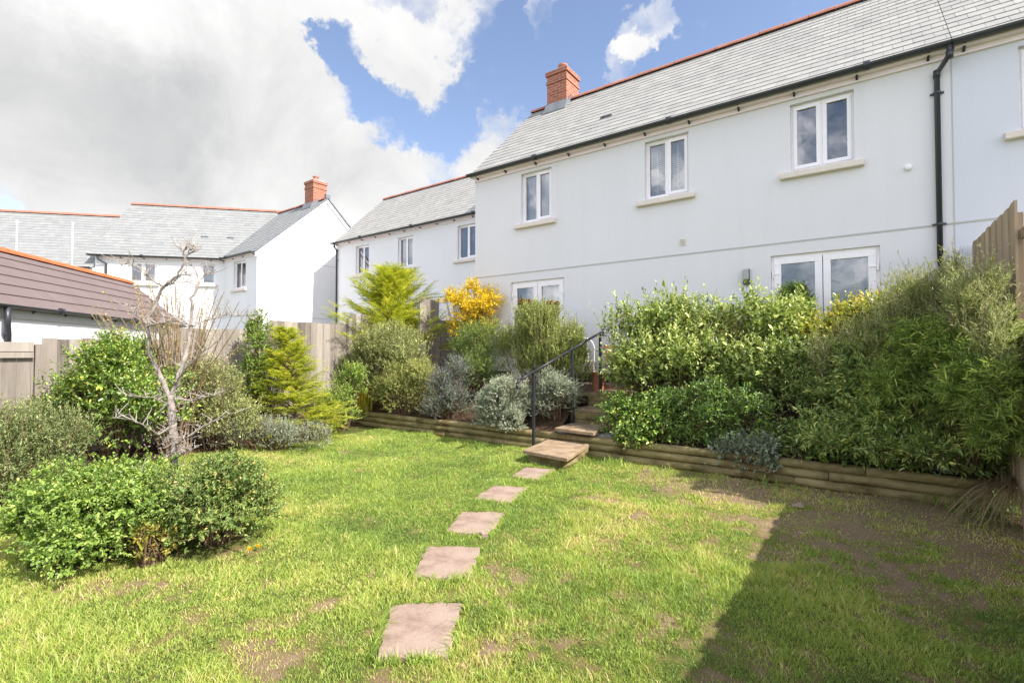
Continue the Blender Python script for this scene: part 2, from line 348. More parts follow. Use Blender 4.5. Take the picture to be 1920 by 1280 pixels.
def french_doors(F, house, a, b, c, d):
    y = 0.05; g = G(); fw = 0.055; m = (a+b)/2
    g.box(a, b, y, y+0.08, d-fw, d, F=F); g.box(a, b, y, y+0.08, c, c+0.06, F=F)
    g.box(a, a+fw, y, y+0.08, c+0.06, d-fw, F=F); g.box(b-fw, b, y, y+0.08, c+0.06, d-fw, F=F)
    fr = put('door_frame', g, M['upvc'], house, bevel=0.004)
    for k, (x0, x1) in enumerate(((a+fw-0.01, m-0.005), (m+0.005, b-fw+0.01))):
        q = G(); yy = y-0.02; e = 0.1; z0 = c+0.05; z1 = d-fw+0.01
        q.box(x0, x1, yy, yy+0.06, z1-e, z1, F=F); q.box(x0, x1, yy, yy+0.06, z0, z0+0.16, F=F)
        q.box(x0, x0+e, yy, yy+0.06, z0+0.16, z1-e, F=F); q.box(x1-e, x1, yy, yy+0.06, z0+0.16, z1-e, F=F)
        dr = put('door', q, M['upvc'], fr, bevel=0.004)
        p = G(); p.add([F(x0+e, yy+0.03, z0+0.16), F(x1-e, yy+0.03, z0+0.16), F(x1-e, yy+0.03, z1-e), F(x0+e, yy+0.03, z1-e)], [(0, 1, 2, 3)])
        put('glass', p, M['glass'], fr)
        hx = a+0.03 if k == 0 else b-0.03
        for hz in (d-0.3, c+0.3, (c+d)/2):
            h = G(); h.box(hx-0.012, hx+0.012, y-0.035, y-0.001, hz-0.06, hz+0.06, F=F)
            h.box(min(hx, hx+(0.09 if k == 0 else -0.09)), max(hx, hx+(0.09 if k == 0 else -0.09)), y-0.034, y-0.022, hz-0.008, hz+0.008, F=F)
            put('hinge', h, M['upvc'], fr)
    h = G(); h.box(m+0.02, m+0.05, y-0.04, y-0.02, c+0.95, c+1.15, F=F); h.bar(F(m+0.035, y-0.06, c+1.05), F(m+0.16, y-0.06, c+1.05), 0.02)
    put('handle', h, M['iron'], fr)
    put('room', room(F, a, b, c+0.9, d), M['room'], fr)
    return fr
def slates(F, x0, x1, ye, ze, yr, zr, gauge=0.21, w=0.235, thick=0.011, clip=None, courses_jit=0.15, g=None):
    """every slate a thin tilted slab; local y runs up the slope from ye (eaves) to yr (ridge)"""
    g = g or G(); L = math.hypot(yr-ye, zr-ze); cy, cz = (yr-ye)/L, (zr-ze)/L; ny, nz = -cz, cy
    n = int(round(L/gauge)); gz = L/n; r = random.Random(int(abs(x0*31+ye*17)))
    P = lambda x, b, h: F(x, ye+cy*b+ny*h, ze+cz*b+nz*h)
    g.add([P(x0, 0, -0.06), P(x1, 0, -0.06), P(x1, L, -0.06), P(x0, L, -0.06), P(x0, 0, -0.002), P(x1, 0, -0.002), P(x1, L, -0.002), P(x0, L, -0.002)],
          [(3, 2, 1, 0), (4, 5, 6, 7), (0, 1, 5, 4), (1, 2, 6, 5), (2, 3, 7, 6), (3, 0, 4, 7)], 0.0)
    for k in range(n):
        b0 = k*gz-(0.03 if k == 0 else 0); b1 = min((k+1)*gz+0.03, L); x = x0-(w/2 if k % 2 else 0)
        row = r.uniform(-0.06, 0.06)
        while x < x1:
            a = max(x, x0)+0.0022; b = min(x+w, x1)-0.0022; x += w
            if b-a < 0.03: continue
            j = r.uniform(-0.004, 0.004); t = min(1, max(0, 0.5+row+r.gauss(0, 0.17))); h = thick+r.uniform(0, 0.0025); tl = r.uniform(-0.002, 0.002)
            g.add([P(a, b0+j, 0.0), P(b, b0+j, 0.0), P(b, b0+j, h+tl), P(a, b0+j, h-tl), P(b, b1, 0.001), P(a, b1, 0.001)],
                  [(0, 1, 2, 3), (3, 2, 4, 5), (1, 4, 2), (0, 3, 5)], t)
    return g
def ridge_tiles(F, x0, x1, y, z, seg=0.45, r=0.11):
    g = G(); x = x0; k = 0
    while x < x1-0.05:
        e = min(x+seg, x1); n = 8; h = 0.006 if k % 2 else 0.0
        prof = [(y+(r+h)*1.15*math.cos(math.pi*(i/n)), z-0.055+(r+h)*math.sin(math.pi*(i/n))) for i in range(n+1)]
        o = len(g.v)
        vs = [F(x+0.004, p[0], p[1]) for p in prof]+[F(e-0.004, p[0], p[1]) for p in prof]
        g.add(vs, [(i, i+1, n+2+i, n+1+i) for i in range(n)]+[tuple(range(n+1))[::-1], tuple(range(n+1, 2*n+2))], random.random())
        x = e; k += 1
    return g
def gutter(F, x0, x1, y, z, r=0.058):
    g = G(); n = 7
    pr = [(y-r*math.cos(math.pi*i/n), z-r*math.sin(math.pi*i/n)) for i in range(n+1)]
    pi = [(y-(r-0.006)*math.cos(math.pi*i/n), z-(r-0.006)*math.sin(math.pi*i/n)) for i in range(n+1)][::-1]
    P = pr+pi; m = len(P)
    g.add([F(x0, a, b) for a, b in P]+[F(x1, a, b) for a, b in P], [(i, (i+1) % m, m+(i+1) % m, m+i) for i in range(m)]+[tuple(range(m))[::-1], tuple(range(m, 2*m))])
    x = x0+1.9
    while x < x1:   # union joints
        rr = r+0.007; g.tube([F(x-0.04, y, z-0.012), F(x+0.04, y, z-0.012)], rr, 12); x += 2.9
    return g
def brackets(F, x0, x1, y, z, step=0.82):
    out = []; x = x0+0.12
    while x < x1-0.05:
        g = G(); g.add([F(x-0.014, y-0.03, z-0.02), F(x-0.014, y+0.09, z-0.02), F(x-0.014, y+0.09, z-0.10), F(x+0.014, y-0.03, z-0.02), F(x+0.014, y+0.09, z-0.02), F(x+0.014, y+0.09, z-0.10)],
                       [(0, 1, 2), (5, 4, 3), (0, 3, 4, 1), (1, 4, 5, 2), (2, 5, 3, 0)]); out.append(g); x += step
    return out
def vent_tile(F, x, b, ye, ze, yr, zr):
    L = math.hypot(yr-ye, zr-ze); cy, cz = (yr-ye)/L, (zr-ze)/L; P = lambda x, b, h: F(x, ye+cy*b-cz*h, ze+cz*b+cy*h)
    g = G(); g.hexa([P(x-0.14, b, 0.012), P(x+0.14, b, 0.012), P(x+0.14, b+0.16, 0.008), P(x-0.14, b+0.16, 0.008), P(x-0.13, b, 0.05), P(x+0.13, b, 0.05), P(x+0.13, b+0.14, 0.012), P(x-0.13, b+0.14, 0.012)])
    return g
def chimney(F, house, x0, x1, y0, y1, z0, z1, ybase, zbase, slope):
    c = G(); c.box(x0, x1, y0, y1, z0, z1-0.34, F=F)
    for k, e in enumerate((0.02, 0.0, 0.035)):
        h = (0.075, 0.15, 0.11)[k]; zz = z1-0.34+(0, 0.075, 0.225)[k]
        c.box(x0-e, x1+e, y0-e, y1+e, zz+0.0005, zz+h, F=F)
    ch = put('chimney', c, M['brick'], house)
    f = G(); f.box(x0+0.02, x1-0.02, y0+0.02, y1-0.02, z1-0.004, z1+0.035, F=F); put('mortar_cap', f, M['bead'], ch)
    p = G(); cx, cy = (x0+x1)/2, (y0+y1)/2; q = F(cx, cy, z1+0.03)
    p.lathe(q, [(0.0, 0), (0.125, 0), (0.115, 0.05), (0.105, 0.18), (0.13, 0.2), (0.13, 0.245), (0.1, 0.25), (0.095, 0.1), (0.0, 0.1)], 18)
    put('chimney_pot', p, M['ridge'], ch, smooth=False)
    l = G(); za = zbase+(y0-0.14-ybase)*slope
    l.hexa([F(*v) for v in [(x0-0.03, y0-0.16, za), (x1+0.03, y0-0.16, za), (x1+0.03, y0-0.004, za+0.15*slope), (x0-0.03, y0-0.004, za+0.15*slope),
                            (x0-0.03, y0-0.16, za+0.03), (x1+0.03, y0-0.16, za+0.03), (x1+0.03, y0-0.018, za+0.32), (x0-0.03, y0-0.018, za+0.32)]])
    for sx in (x0-0.02, x1+0.004):
        for i in range(3):
            ya = y0+(y1-y0)*i/6; yb = y0+(y1-y0)*(i+1)/6; zc = zbase+(ya-ybase)*slope
            l.box(sx, sx+0.016, ya, yb, zc-0.06, zc+0.2, F=F)
    put('flashing', l, M['lead'], house)
    return ch
def downpipe(pts, house, clips=()):
    g = G(); g.tube(pts, 0.034, 12)
    for p in pts[1:-1]: g.tube([Vector(p)+Vector((0, 0, -0.05)), Vector(p)+Vector((0, 0, 0.05))], 0.041, 12)
    o = put('downpipe', g, M['gutter'], house, smooth=True)
    for (x, y, z) in clips:
        c = G(); c.tube([(x, y, z-0.015), (x, y, z+0.015)], 0.042, 12); c.box(x-0.075, x+0.075, y+0.02, y+0.05, z-0.012, z+0.012)
        put('pipe_clip', c, M['gutter'], house)
    return o

def terrace(name, label, y0, x0, x1, string, mould, eave, ridge, ridge_y, depth, openings, wallm, slatem, base=0.2, lintel=None, gables=(True, True), loc=None, overl=0.05, overr=0.05, angle=0.0, ox=0.0, brick_end=None, gut=True):
    """a rendered house with slate roof; returns its Empty and its local frame"""
    F = frame_of(ox, y0, angle) if angle == 0 else frame_of(ox, y0, angle)
    h = loc if loc is not None else thing(name, F((x0+x1)/2, 0, base), label, 'house')
    g = facade(F, x0, x1, base, eave-0.02, openings)
    for (a, b, c, d) in [((x0, 0), (x0, depth), 0, 0), ((x1, 0), (x1, depth), 0, 0), ((x0, depth), (x1, depth), 0, 0)]:
        g.add([F(a[0], a[1], base), F(b[0], b[1], base), F(b[0], b[1], eave-0.02), F(a[0], a[1], eave-0.02)], [(0, 1, 2, 3)])
    yb = 2*ridge_y-0.0
    for x in (x0, x1):
        g.add([F(x, 0, eave-0.02), F(x, depth, eave-0.02), F(x, ridge_y, ridge-0.08)], [(0, 1, 2)])
    put('wall', g, wallm, h)
    b = G(); b.box(x0, x1, -0.009, -0.0005, string-0.012, string+0.012, F=F)
    put('render_bead', b, M['bead'], h)
    fa = G(); fa.box(x0+0.01, x1-0.002, -0.03, -0.001, mould+0.012, eave-0.06, F=F); fa.box(x0+0.005, x1-0.004, -0.042, -0.0015, mould-0.012, mould+0.011, F=F)
    fa.box(x0-overl+0.02, x1+overr-0.02, -0.14, -0.032, eave-0.105, eave-0.07, F=F)
    put('fascia', fa, M['fascia'], h)
    s = slates(F, x0-overl, x1+overr, -0.17, eave-0.05, ridge_y, ridge, g=None)
    rs = (ridge-eave+0.05)/(ridge_y+0.17)
    bk = [F(x0-overl, ridge_y, ridge-0.002), F(x1+overr, ridge_y, ridge-0.002), F(x1+overr, depth+0.17, eave-0.05), F(x0-overl, depth+0.17, eave-0.05)]
    s.add(bk+[(p[0], p[1], p[2]-0.05) for p in bk], [(0, 1, 2, 3), (7, 6, 5, 4), (0, 4, 5, 1), (1, 5, 6, 2), (2, 6, 7, 3), (3, 7, 4, 0)], 0.4)
    roof = put('roof', s, slatem, h)
    put('ridge_tiles', ridge_tiles(F, x0-overl, x1+overr, ridge_y, ridge+0.01), M['ridge'], roof)
    if gut:
        put('gutter', gutter(F, x0-overl-0.03, x1+overr, -0.2, eave-0.035), M['gutter'], h)
        for q in brackets(F, x0, x1, -0.12, eave-0.06): put('gutter_bracket', q, M['gutter'], h)
    return h, F, rs

STR, MLD, EAV, RDG = 3.365, 5.66, 5.83, 8.38
# the main house
w_open = [(-6.26, -5.47, 4.47, 5.575), (-3.405, -2.59, 4.48, 5.575), (-0.985, -0.14, 4.5, 5.575)]
d_open = [(-6.545, -5.16, 1.03, 3.17), (-1.287, 0.148, 1.03, 3.168)]
main, FM, rs = terrace('terraced_house', 'tall white terraced house with brick chimney and two pairs of french doors, nearest the garden', 9.0, -7.6, 0.968, STR, MLD, EAV, RDG, 2.58, 5.16,
                       w_open+d_open, M['render'], M['slate'], base=0.3, overr=0.0)
window(FM, main, *w_open[0], sash='R', blind='curtain')
window(FM, main, *w_open[1], sash='R', blind='slats')
window(FM, main, *w_open[2], sash='both')
for o in d_open: french_doors(FM, main, *o)
chimney(FM, main, -6.99, -6.39, 2.28, 2.95, 7.4, 9.16, 0.0-0.17, EAV-0.05, rs)
put('vent_tile', vent_tile(FM, -4.55, 1.3, -0.17, EAV-0.05, 2.58, RDG), M['lead'], main)
g = G(); g.box(-2.765, -2.64, -0.012, -0.0005, 3.52, 3.65, F=FM)
v = put('wall_vent', g, M['sill'], main, bevel=0.003)
g = G()
for k in range(4): g.box(-2.755+0.012, -2.65-0.012, -0.02, -0.0125, 3.54+k*0.026, 3.552+k*0.026, F=FM)
put('louvre', g, M['bead'], v)
g = G(); g.lathe((0, 0, 0), [(0.0, 0), (0.045, 0), (0.045, 0.03), (0.03, 0.05), (0, 0.055)], 16)
g.v = [(x+0.486, 9.0-z, y+4.233) for x, y, z in g.v]; put('overflow_cap', g, M['upvc'], main)
downpipe([(0.93, 8.8, 5.77), (0.93, 8.8, 5.62), (0.81, 8.955, 5.46), (0.81, 8.955, 1.02)], main, [(0.81, 8.955, 5.2), (0.81, 8.955, 3.37), (0.81, 8.955, 1.9)])
g = G(); g.box(-7.6, 0.968, -0.012, -0.0005, 1.0, 1.17, F=FM)
# plinth stays clear of the doors
g = G()
for a, b in ((-7.6, -6.55), (-5.155, -1.292), (0.153, 0.96)): g.box(a, b, -0.012, -0.0005, 0.95, 1.17, F=FM)
put('plinth', g, M['gutter'], main)
g = G(); g.box(0.962, 0.974, -0.006, -0.0005, 1.0, 5.64, F=FM); put('movement_joint', g, M['bead'], main)
# light beside the doors
la = thing('wall_lamp', (-1.65, 8.99, 2.72), 'ribbed glass bulkhead light with black base on the white wall beside the french doors', 'lamp')
g = G(); g.box(-1.70, -1.60, 8.955, 8.998, 2.73, 2.99); put('back_plate', g, M['gutter'], la, bevel=0.01)
g = G(); g.box(-1.695, -1.605, 8.90, 8.954, 2.80, 2.985); put('diffuser', g, M['lampglass'], la, bevel=0.02)
g = G(); g.box(-1.695, -1.605, 8.905, 8.954, 2.732, 2.798); put('sensor_housing', g, M['gutter'], la, bevel=0.008)
g = G(); g.box(-1.67, -1.63, 8.895, 8.904, 2.75, 2.78); put('sensor', g, M['upvc'], la)
# the house next door on the right
o4 = [(1.62, 2.44, 4.49, 5.575)]
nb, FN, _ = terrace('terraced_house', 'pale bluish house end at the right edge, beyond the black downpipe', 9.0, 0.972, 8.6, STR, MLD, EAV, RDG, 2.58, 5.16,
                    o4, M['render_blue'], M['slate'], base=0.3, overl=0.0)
window(FN, nb, *o4[0], sash='L')
# the house set back on the left
ws = [(-16.62, -15.8, 4.78, 5.9), (-14.15, -13.32, 4.78, 5.9), (-11.17, -10.35, 4.78, 5.9)]
ws = [(-16.65, -15.8, 4.70, 5.83), (-14.14, -13.32, 4.70, 5.83), (-11.16, -10.32, 4.70, 5.83)]
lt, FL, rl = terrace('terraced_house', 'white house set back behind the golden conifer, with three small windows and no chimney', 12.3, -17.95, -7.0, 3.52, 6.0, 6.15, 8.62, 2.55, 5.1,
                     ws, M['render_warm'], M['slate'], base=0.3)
for o in ws: window(FL, lt, *o, sash='R' if o != ws[2] else 'R', blind='curtain' if o != ws[2] else None, sillm=M['sill'])
put('vent_tile', vent_tile(FL, -10.75, 1.1, -0.17, 6.1, 2.55, 8.62), M['lead'], lt)
downpipe([(-17.8, 12.1, 6.05), (-17.8, 12.1, 5.95), (-17.85, 12.25, 5.8), (-17.85, 12.25, 0.5)], lt, [(-17.85, 12.25, 5.4), (-17.85, 12.25, 3.4)])
g = G(); g.hexa([FL(*p) for p in [(-10.75, -0.16, 6.11), (-10.25, -0.16, 6.11), (-10.25, 0.45, 6.70), (-10.26, 0.45, 6.70), (-10.75, -0.16, 6.15), (-10.25, -0.16, 6.15), (-10.25, 0.45, 6.78), (-10.26, 0.45, 6.78)]])
put('lead_gusset', g, M['lead'], lt)

# the L-shaped far house: gabled wing and a section turned 48 degrees
far = thing('gabled_house', (-20.5, 11, 0.3), 'far white house with a sunlit gable wall and a small brick chimney', 'house')
wo = [(-21.0, -20.0, 4.16, 5.27)]
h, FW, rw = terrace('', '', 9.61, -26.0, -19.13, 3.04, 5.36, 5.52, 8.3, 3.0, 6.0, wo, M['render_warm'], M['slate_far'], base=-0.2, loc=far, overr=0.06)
window(FW, far, *wo[0], sash='R')
# gable dressings: bargeboards and beads
g = G(); g.box(-19.13+0.0005, -19.12, 9.7, 15.5, 5.34, 5.36); g.box(-19.13+0.0005, -19.12, 9.62, 15.6, 3.03, 3.05); put('gable_bead', g, M['bead'], far)
g = G()
for s in (-1, 1):
    g.hexa([(-19.125, 12.61+s*3.1, 5.28), (-19.06, 12.61+s*3.1, 5.28), (-19.06, 12.61, 8.1), (-19.125, 12.61, 8.1), (-19.125, 12.61+s*3.1, 5.44), (-19.06, 12.61+s*3.1, 5.44), (-19.06, 12.61, 8.235), (-19.125, 12.61, 8.235)])
put('bargeboard', g, M['upvc'], far)
g = G()
for s in (-1, 1): g.bar((-19.05, 12.61+s*3.15, 5.46), (-19.05, 12.61, 8.315), 0.05, 0.05)
g.box(-19.14, -19.02, 12.5, 12.72, 8.3, 8.46); put('verge_trim', g, M['lead'], far)
chimney(FW, far, -20.25, -19.6, 2.65, 3.3, 7.5, 9.15, -0.17, 5.47, rw)
SX, SY, SA = -21.85, 9.61, R(47.7)
so = [(-3.52, -2.5, 4.42, 5.27), (-0.88, -0.35, 4.44, 5.27)]
h, FS, rsx = terrace('', '', SY, -4.7, 2.5, 3.04, 5.36, 5.52, 8.38, 2.9, 5.8, so, M['render_warm'], M['slate_far'], base=-0.2, loc=far, overr=0.0, overl=0.15, angle=SA, ox=SX)
window(FS, far, *so[0], sash='both'); window(FS, far, *so[1], sash='one')
put('vent_tile', vent_tile(FS, -1.12, 1.6, -0.17, 5.47, 2.9, 8.38), M['lead'], far)
put('vent_tile', vent_tile(FS, -0.1, 1.6, -0.17, 5.47, 2.9, 8.38), M['lead'], far)
g = G(); g.tube([FS(-4.5, -0.2, 5.43), FS(-4.5, -0.19, 5.3), FS(-4.28, -0.05, 5.15), FS(-4.28, -0.05, 0.2)], 0.04, 10); put('downpipe', g, M['gutter'], far)
# lower house beyond it
low = thing('terraced_house', FS(-10, 0, 0.3), 'lower slate-roofed house at the far left behind the brown-tiled garage', 'house')
h, FS2, _ = terrace('', '', SY, -17.0, -4.72, 2.6, 4.85, 5.0, 7.78, 2.95, 5.9, [], M['render_warm'], M['slate_far'], base=-0.2, loc=low, overr=0.0, angle=SA, ox=SX)
for px, ytop, lab in ((27, 415, 'slim pale pole left of the other, in front of the far left roof'), (132, 418, 'slim pale pole in front of the far roof, nearer the white houses')):
    x, y = pos(px, 13.5); zt = zat(ytop, 13.5); t = thing('pole', (x, y, 0), lab, 'pole')
    g = G(); g.tube([(x, y, -0.3), (x, y, zt)], [0.016, 0.014], 10); put('shaft', g, M['upvc'], t, smooth=True)
    g = G(); g.lathe((x, y, zt), [(0, 0), (0.035, 0), (0.035, 0.03), (0, 0.05)], 10); put('cap', g, M['upvc'], t)
# garage on the left
GA = R(137.7); FG0 = frame_of(-12.906, 1.81, GA)
FG = lambda x, y, z: FG0(x, -y, z)     # mirrored so that local y still runs up the slope, away from the garden
FG = lambda x, y, z: FG0(x, y, z)
ga = thing('garage', FG(3.5, 1.7, 0.0), 'low white garage with brown tiled roof and orange ridge behind the left fence', 'garage')
g = G(); g.box(-6, 7.45, 0.14, 3.2, 0, 2.42, F=FG)
g.add([FG(7.45, 0.14, 2.42), FG(7.45, 3.2, 2.42), FG(7.45, 1.67, 3.78)], [(0, 1, 2)]); put('wall', g, M['render_warm'], ga)
g = G(); Lg = math.hypot(1.67, 1.43); cy, cz = 1.67/Lg, 1.43/Lg
P = lambda x, b, hh: FG(x, 0.0+cy*b-cz*hh, 2.46+cz*b+cy*hh)
nC = 6
for k in range(nC):
    b0 = k*Lg/nC; b1 = (k+1)*Lg/nC+0.04; x = -6.1-(0.15 if k % 2 else 0)
    while x < 7.72:
        a = max(x, -6.1)+0.0006; b = min(x+0.33, 7.72)-0.0006; x += 0.33
        if b-a > 0.02:
            g.add([P(a, b0, 0.0), P(b, b0, 0.0), P(b, b0, 0.032), P(a, b0, 0.032), P(b, b1, 0.008), P(a, b1, 0.008)], [(0, 1, 2, 3), (3, 2, 4, 5), (1, 4, 2), (0, 3, 5)], 0.5+random.gauss(0, 0.08))
g.add([P(-6.1, 0, -0.05), P(7.7, 0, -0.05), P(7.7, Lg, -0.05), P(-6.1, Lg, -0.05), P(-6.1, 0, 0), P(7.7, 0, 0), P(7.7, Lg, 0), P(-6.1, Lg, 0)], [(3, 2, 1, 0), (4, 5, 6, 7), (0, 1, 5, 4), (1, 2, 6, 5), (2, 3, 7, 6), (3, 0, 4, 7)], 0.3)
bk = [FG(-6.1, 1.67, 3.885), FG(7.72, 1.67, 3.885), FG(7.72, 3.35, 2.46), FG(-6.1, 3.35, 2.46)]
g.add(bk+[(p[0], p[1], p[2]-0.04) for p in bk], [(0, 1, 2, 3), (7, 6, 5, 4), (0, 4, 5, 1), (1, 5, 6, 2), (2, 6, 7, 3), (3, 7, 4, 0)], 0.5)
rf = put('roof', g, M['tile'], ga)
put('ridge_tiles', ridge_tiles(FG, -6.1, 7.7, 1.67, 3.9, r=0.12), M['orange'], rf)
g = G(); g.box(-6.05, 7.6, 0.1, 0.139, 2.25, 2.43, F=FG); put('fascia', g, M['bead'], ga)
put('gutter', gutter(FG, -6.1, 7.7, -0.02, 2.49, 0.06), M['gutter'], ga)
for q in brackets(FG, -5.8, 7.5, 0.03, 2.46, 0.95): put('gutter_bracket', q, M['gutter'], ga)
g = G(); g.tube([FG(0.15, -0.02, 2.44), FG(0.15, -0.02, 2.1), FG(0.32, 0.08, 1.93), FG(0.32, 0.08, 0.1)], 0.05, 12); put('downpipe', g, M['gutter'], ga, smooth=True)

# ------------------------------------------------------------------ ground
g = G(); g.add([(-400, -400, -0.3), (400, -400, -0.3), (400, 400, -0.3), (-400, 400, -0.3)], [(0, 1, 2, 3)])
structure('ground', g, surf('far_ground', (0.06, 0.09, 0.03), (0.14, 0.15, 0.08), 0.5, 0.95, 0.3, 10))
def soil_amount(x, y):
    """bare earth, 0..1: most under the right-hand wall and in the shaded corner, small worn spots elsewhere"""
    n = fbm(x, y, 1.6, 1); n2 = fbm(x, y, 4.0, 2)
    right = 1/(1+np.exp(-(x+1.9)*2.2)); wall = 1/(1+np.exp(-(y-5.3)*2.5))
    s = 0.12+0.20*right+0.30*right*wall+0.14*wall*(1/(1+np.exp(-(x+4.0)*2)))
    for (cx, cy, rr, a) in [(-1.55, 6.2, 0.45, 0.5), (-2.4, 6.3, 0.3, 0.3), (-2.55, 1.35, 0.22, 0.5), (-0.6, 4.6, 0.8, 0.22), (-4.2, 1.15, 0.45, 0.3), (-3.5, 1.5, 0.3, 0.25), (-1.8, 1.5, 0.2, 0.3), (-2.35, 2.4, 0.2, 0.3), (-5.4, 0.9, 0.8, 0.15), (0.2, 5.4, 0.8, 0.3), (-4.5, 4.3, 0.25, 0.3), (-2.0, 2.9, 0.15, 0.3), (-1.0, 3.0, 0.3, 0.2)]:
        s = s+a*np.exp(-((x-cx)**2+(y-cy)**2)/(rr*rr))
    return np.clip((s+0.5*(n-0.5)+0.75*(n2-0.5)+0.55*(vnoise(x, y, 13.0, 7)-0.5)-0.17)*1.7, 0, 1)
def lawn_z(x, y):
    return 0.05*(fbm(x, y, 0.8, 4)-0.5)+0.022*(vnoise(x, y, 5.0, 6)-0.5)
nx, ny = 380, 290
X, Y = np.meshgrid(np.linspace(-10.4, 1.3, nx), np.linspace(-2.5, 6.95, ny), indexing='ij')
Z = lawn_z(X, Y)+0.01*(rng.random(X.shape)-0.5)
V = np.stack([X, Y, Z], -1).reshape(-1, 3)
I = (np.arange(nx-1)[:, None]*ny+np.arange(ny-1)[None, :]).ravel()
Q = np.stack([I, I+ny, I+ny+1, I+1], 1)
m, N, L, P_ = mat('lawn_earth')
a = N.new('ShaderNodeAttribute'); a.attribute_name = 'tint'; tc = N.new('ShaderNodeTexCoord')
n = N.new('ShaderNodeTexNoise'); n.inputs['Scale'].default_value = 22; n.inputs['Detail'].default_value = 10; n.inputs['Roughness'].default_value = 0.7; L.new(tc.outputs['Object'], n.inputs['Vector'])
mx = N.new('ShaderNodeMix'); mx.inputs[0].default_value = 0.45; L.new(a.outputs['Fac'], mx.inputs[2]); L.new(n.outputs[0], mx.inputs[3])
r = ramp(N, [(0.2, (0.07, 0.09, 0.02)), (0.42, (0.15, 0.13, 0.045)), (0.6, (0.20, 0.135, 0.08)), (0.8, (0.25, 0.175, 0.11))]); L.new(mx.outputs[0], r.inputs[0]); L.new(r.outputs[0], P_.inputs['Base Color'])
P_.inputs['Roughness'].default_value = 0.95; P_.inputs['Specular IOR Level'].default_value = 0.1
b = N.new('ShaderNodeBump'); b.inputs['Strength'].default_value = 0.9; b.inputs['Distance'].default_value = 0.015; L.new(n.outputs[0], b.inputs['Height']); L.new(b.outputs[0], P_.inputs['Normal'])
lawn = put_np('lawn', V, Q, soil_amount(V[:, 0], V[:, 1]), m); tag(lawn, kind='structure')
lawn.data.polygons.foreach_set('use_smooth', [True]*len(lawn.data.polygons))

# raised beds and patio (real height steps)
def bed_z(x, y):
    t = np.clip((y-6.9)/1.0, 0, 1)
    return 0.29+0.5*t*t*(3-2*t)+0.05*(fbm(x, y, 2.0, 9)-0.5)
def sheet(x0, x1, y0, y1, step, fn):
    nx = int((x1-x0)/step)+2; ny = int((y1-y0)/step)+2
    X, Y = np.meshgrid(np.linspace(x0, x1, nx), np.linspace(y0, y1, ny), indexing='ij')
    Vv = np.stack([X, Y, fn(X, Y)], -1).reshape(-1, 3); I = (np.arange(nx-1)[:, None]*ny+np.arange(ny-1)[None, :]).ravel()
    return Vv, np.stack([I, I+ny, I+ny+1, I+1], 1)
Va, Qa = sheet(-9.75, -4.15, 6.93, 8.55, 0.06, bed_z); Vb, Qb = sheet(-3.2, 1.1, 6.93, 8.55, 0.06, bed_z)
o = put_np('garden_bed_soil', np.vstack([Va, Vb]), np.vstack([Qa, Qb+len(Va)]), np.full(len(Va)+len(Vb), 0.5), M['soil']); tag(o, kind='structure')
# border soil under the left-hand shrubs
def border_z(x, y): return 0.03+0.06*fbm(x, y, 2.5, 3)-0.25*np.clip((x+8.9+0.25*np.sin(y*1.3))/0.5, 0, 1)
Vc, Qc = sheet(-9.78, -8.2, 0.6, 6.85, 0.06, border_z)
o = put_np('border_soil', Vc, Qc, np.full(len(Vc), 0.5), M['soil']); tag(o, kind='structure')
g = G(); g.box(-9.78, 1.08, 8.5, 8.97, 0.2, 1.0); g.box(-9.78, -7.62, 8.97, 12.28, 0.2, 1.0); structure('patio', g, M['slab'])
g = G(); g.box(-4.15, -3.2, 7.0, 8.49, -0.1, 0.33); g.box(-4.14, -3.21, 7.6, 8.49, 0.331, 0.57); g.box(-4.15, -3.11, 8.185, 8.495, 0.551, 0.868); structure('gravel_path', g, M['gravel'])

# log retaining wall
rw_ = thing('retaining_wall', (-4, 6.85, 0), 'low retaining wall of three stacked green-brown logs along the lawn', 'retaining wall')
def logm(x0, x1, y, z, r=0.054, name='log', parent=None, yaw=0):
    g = G(); n = 14; pts = []; rad = []
    for i in range(n+1):
        t = i/n; pts.append((x0+(x1-x0)*t, y+0.006*math.sin(t*5+x0)+yaw*(t-0.5), z+0.004*math.sin(t*7+z*40))); rad.append(r*(1+0.03*math.sin(t*9+x0*3)))
    g.tube(pts, rad, 18); return put(name, g, M['log'], parent, smooth=True)
for k in range(3):
    xs = [-9.3, -6.5-0.4*k, -3.9-0.3*k, -0.55+0.35*k-0.2, 0.98]
    for i in range(4): logm(xs[i]+0.003, xs[i+1]-0.003, 6.865+0.012*k, 0.045+0.105*k, parent=rw_)
up = thing('retaining_wall', (-3.9, 8.1, 0.5), 'short upper log edging beside the top of the garden steps', 'retaining wall')
for (x0, x1, y, z) in [(-5.2, -4.16, 8.2, 0.72), (-5.2, -4.16, 8.2, 0.82), (-3.15, 0.95, 8.12, 0.78), (-3.15, 0.95, 8.12, 0.88)]: logm(x0, x1, y, z, 0.052, parent=up)

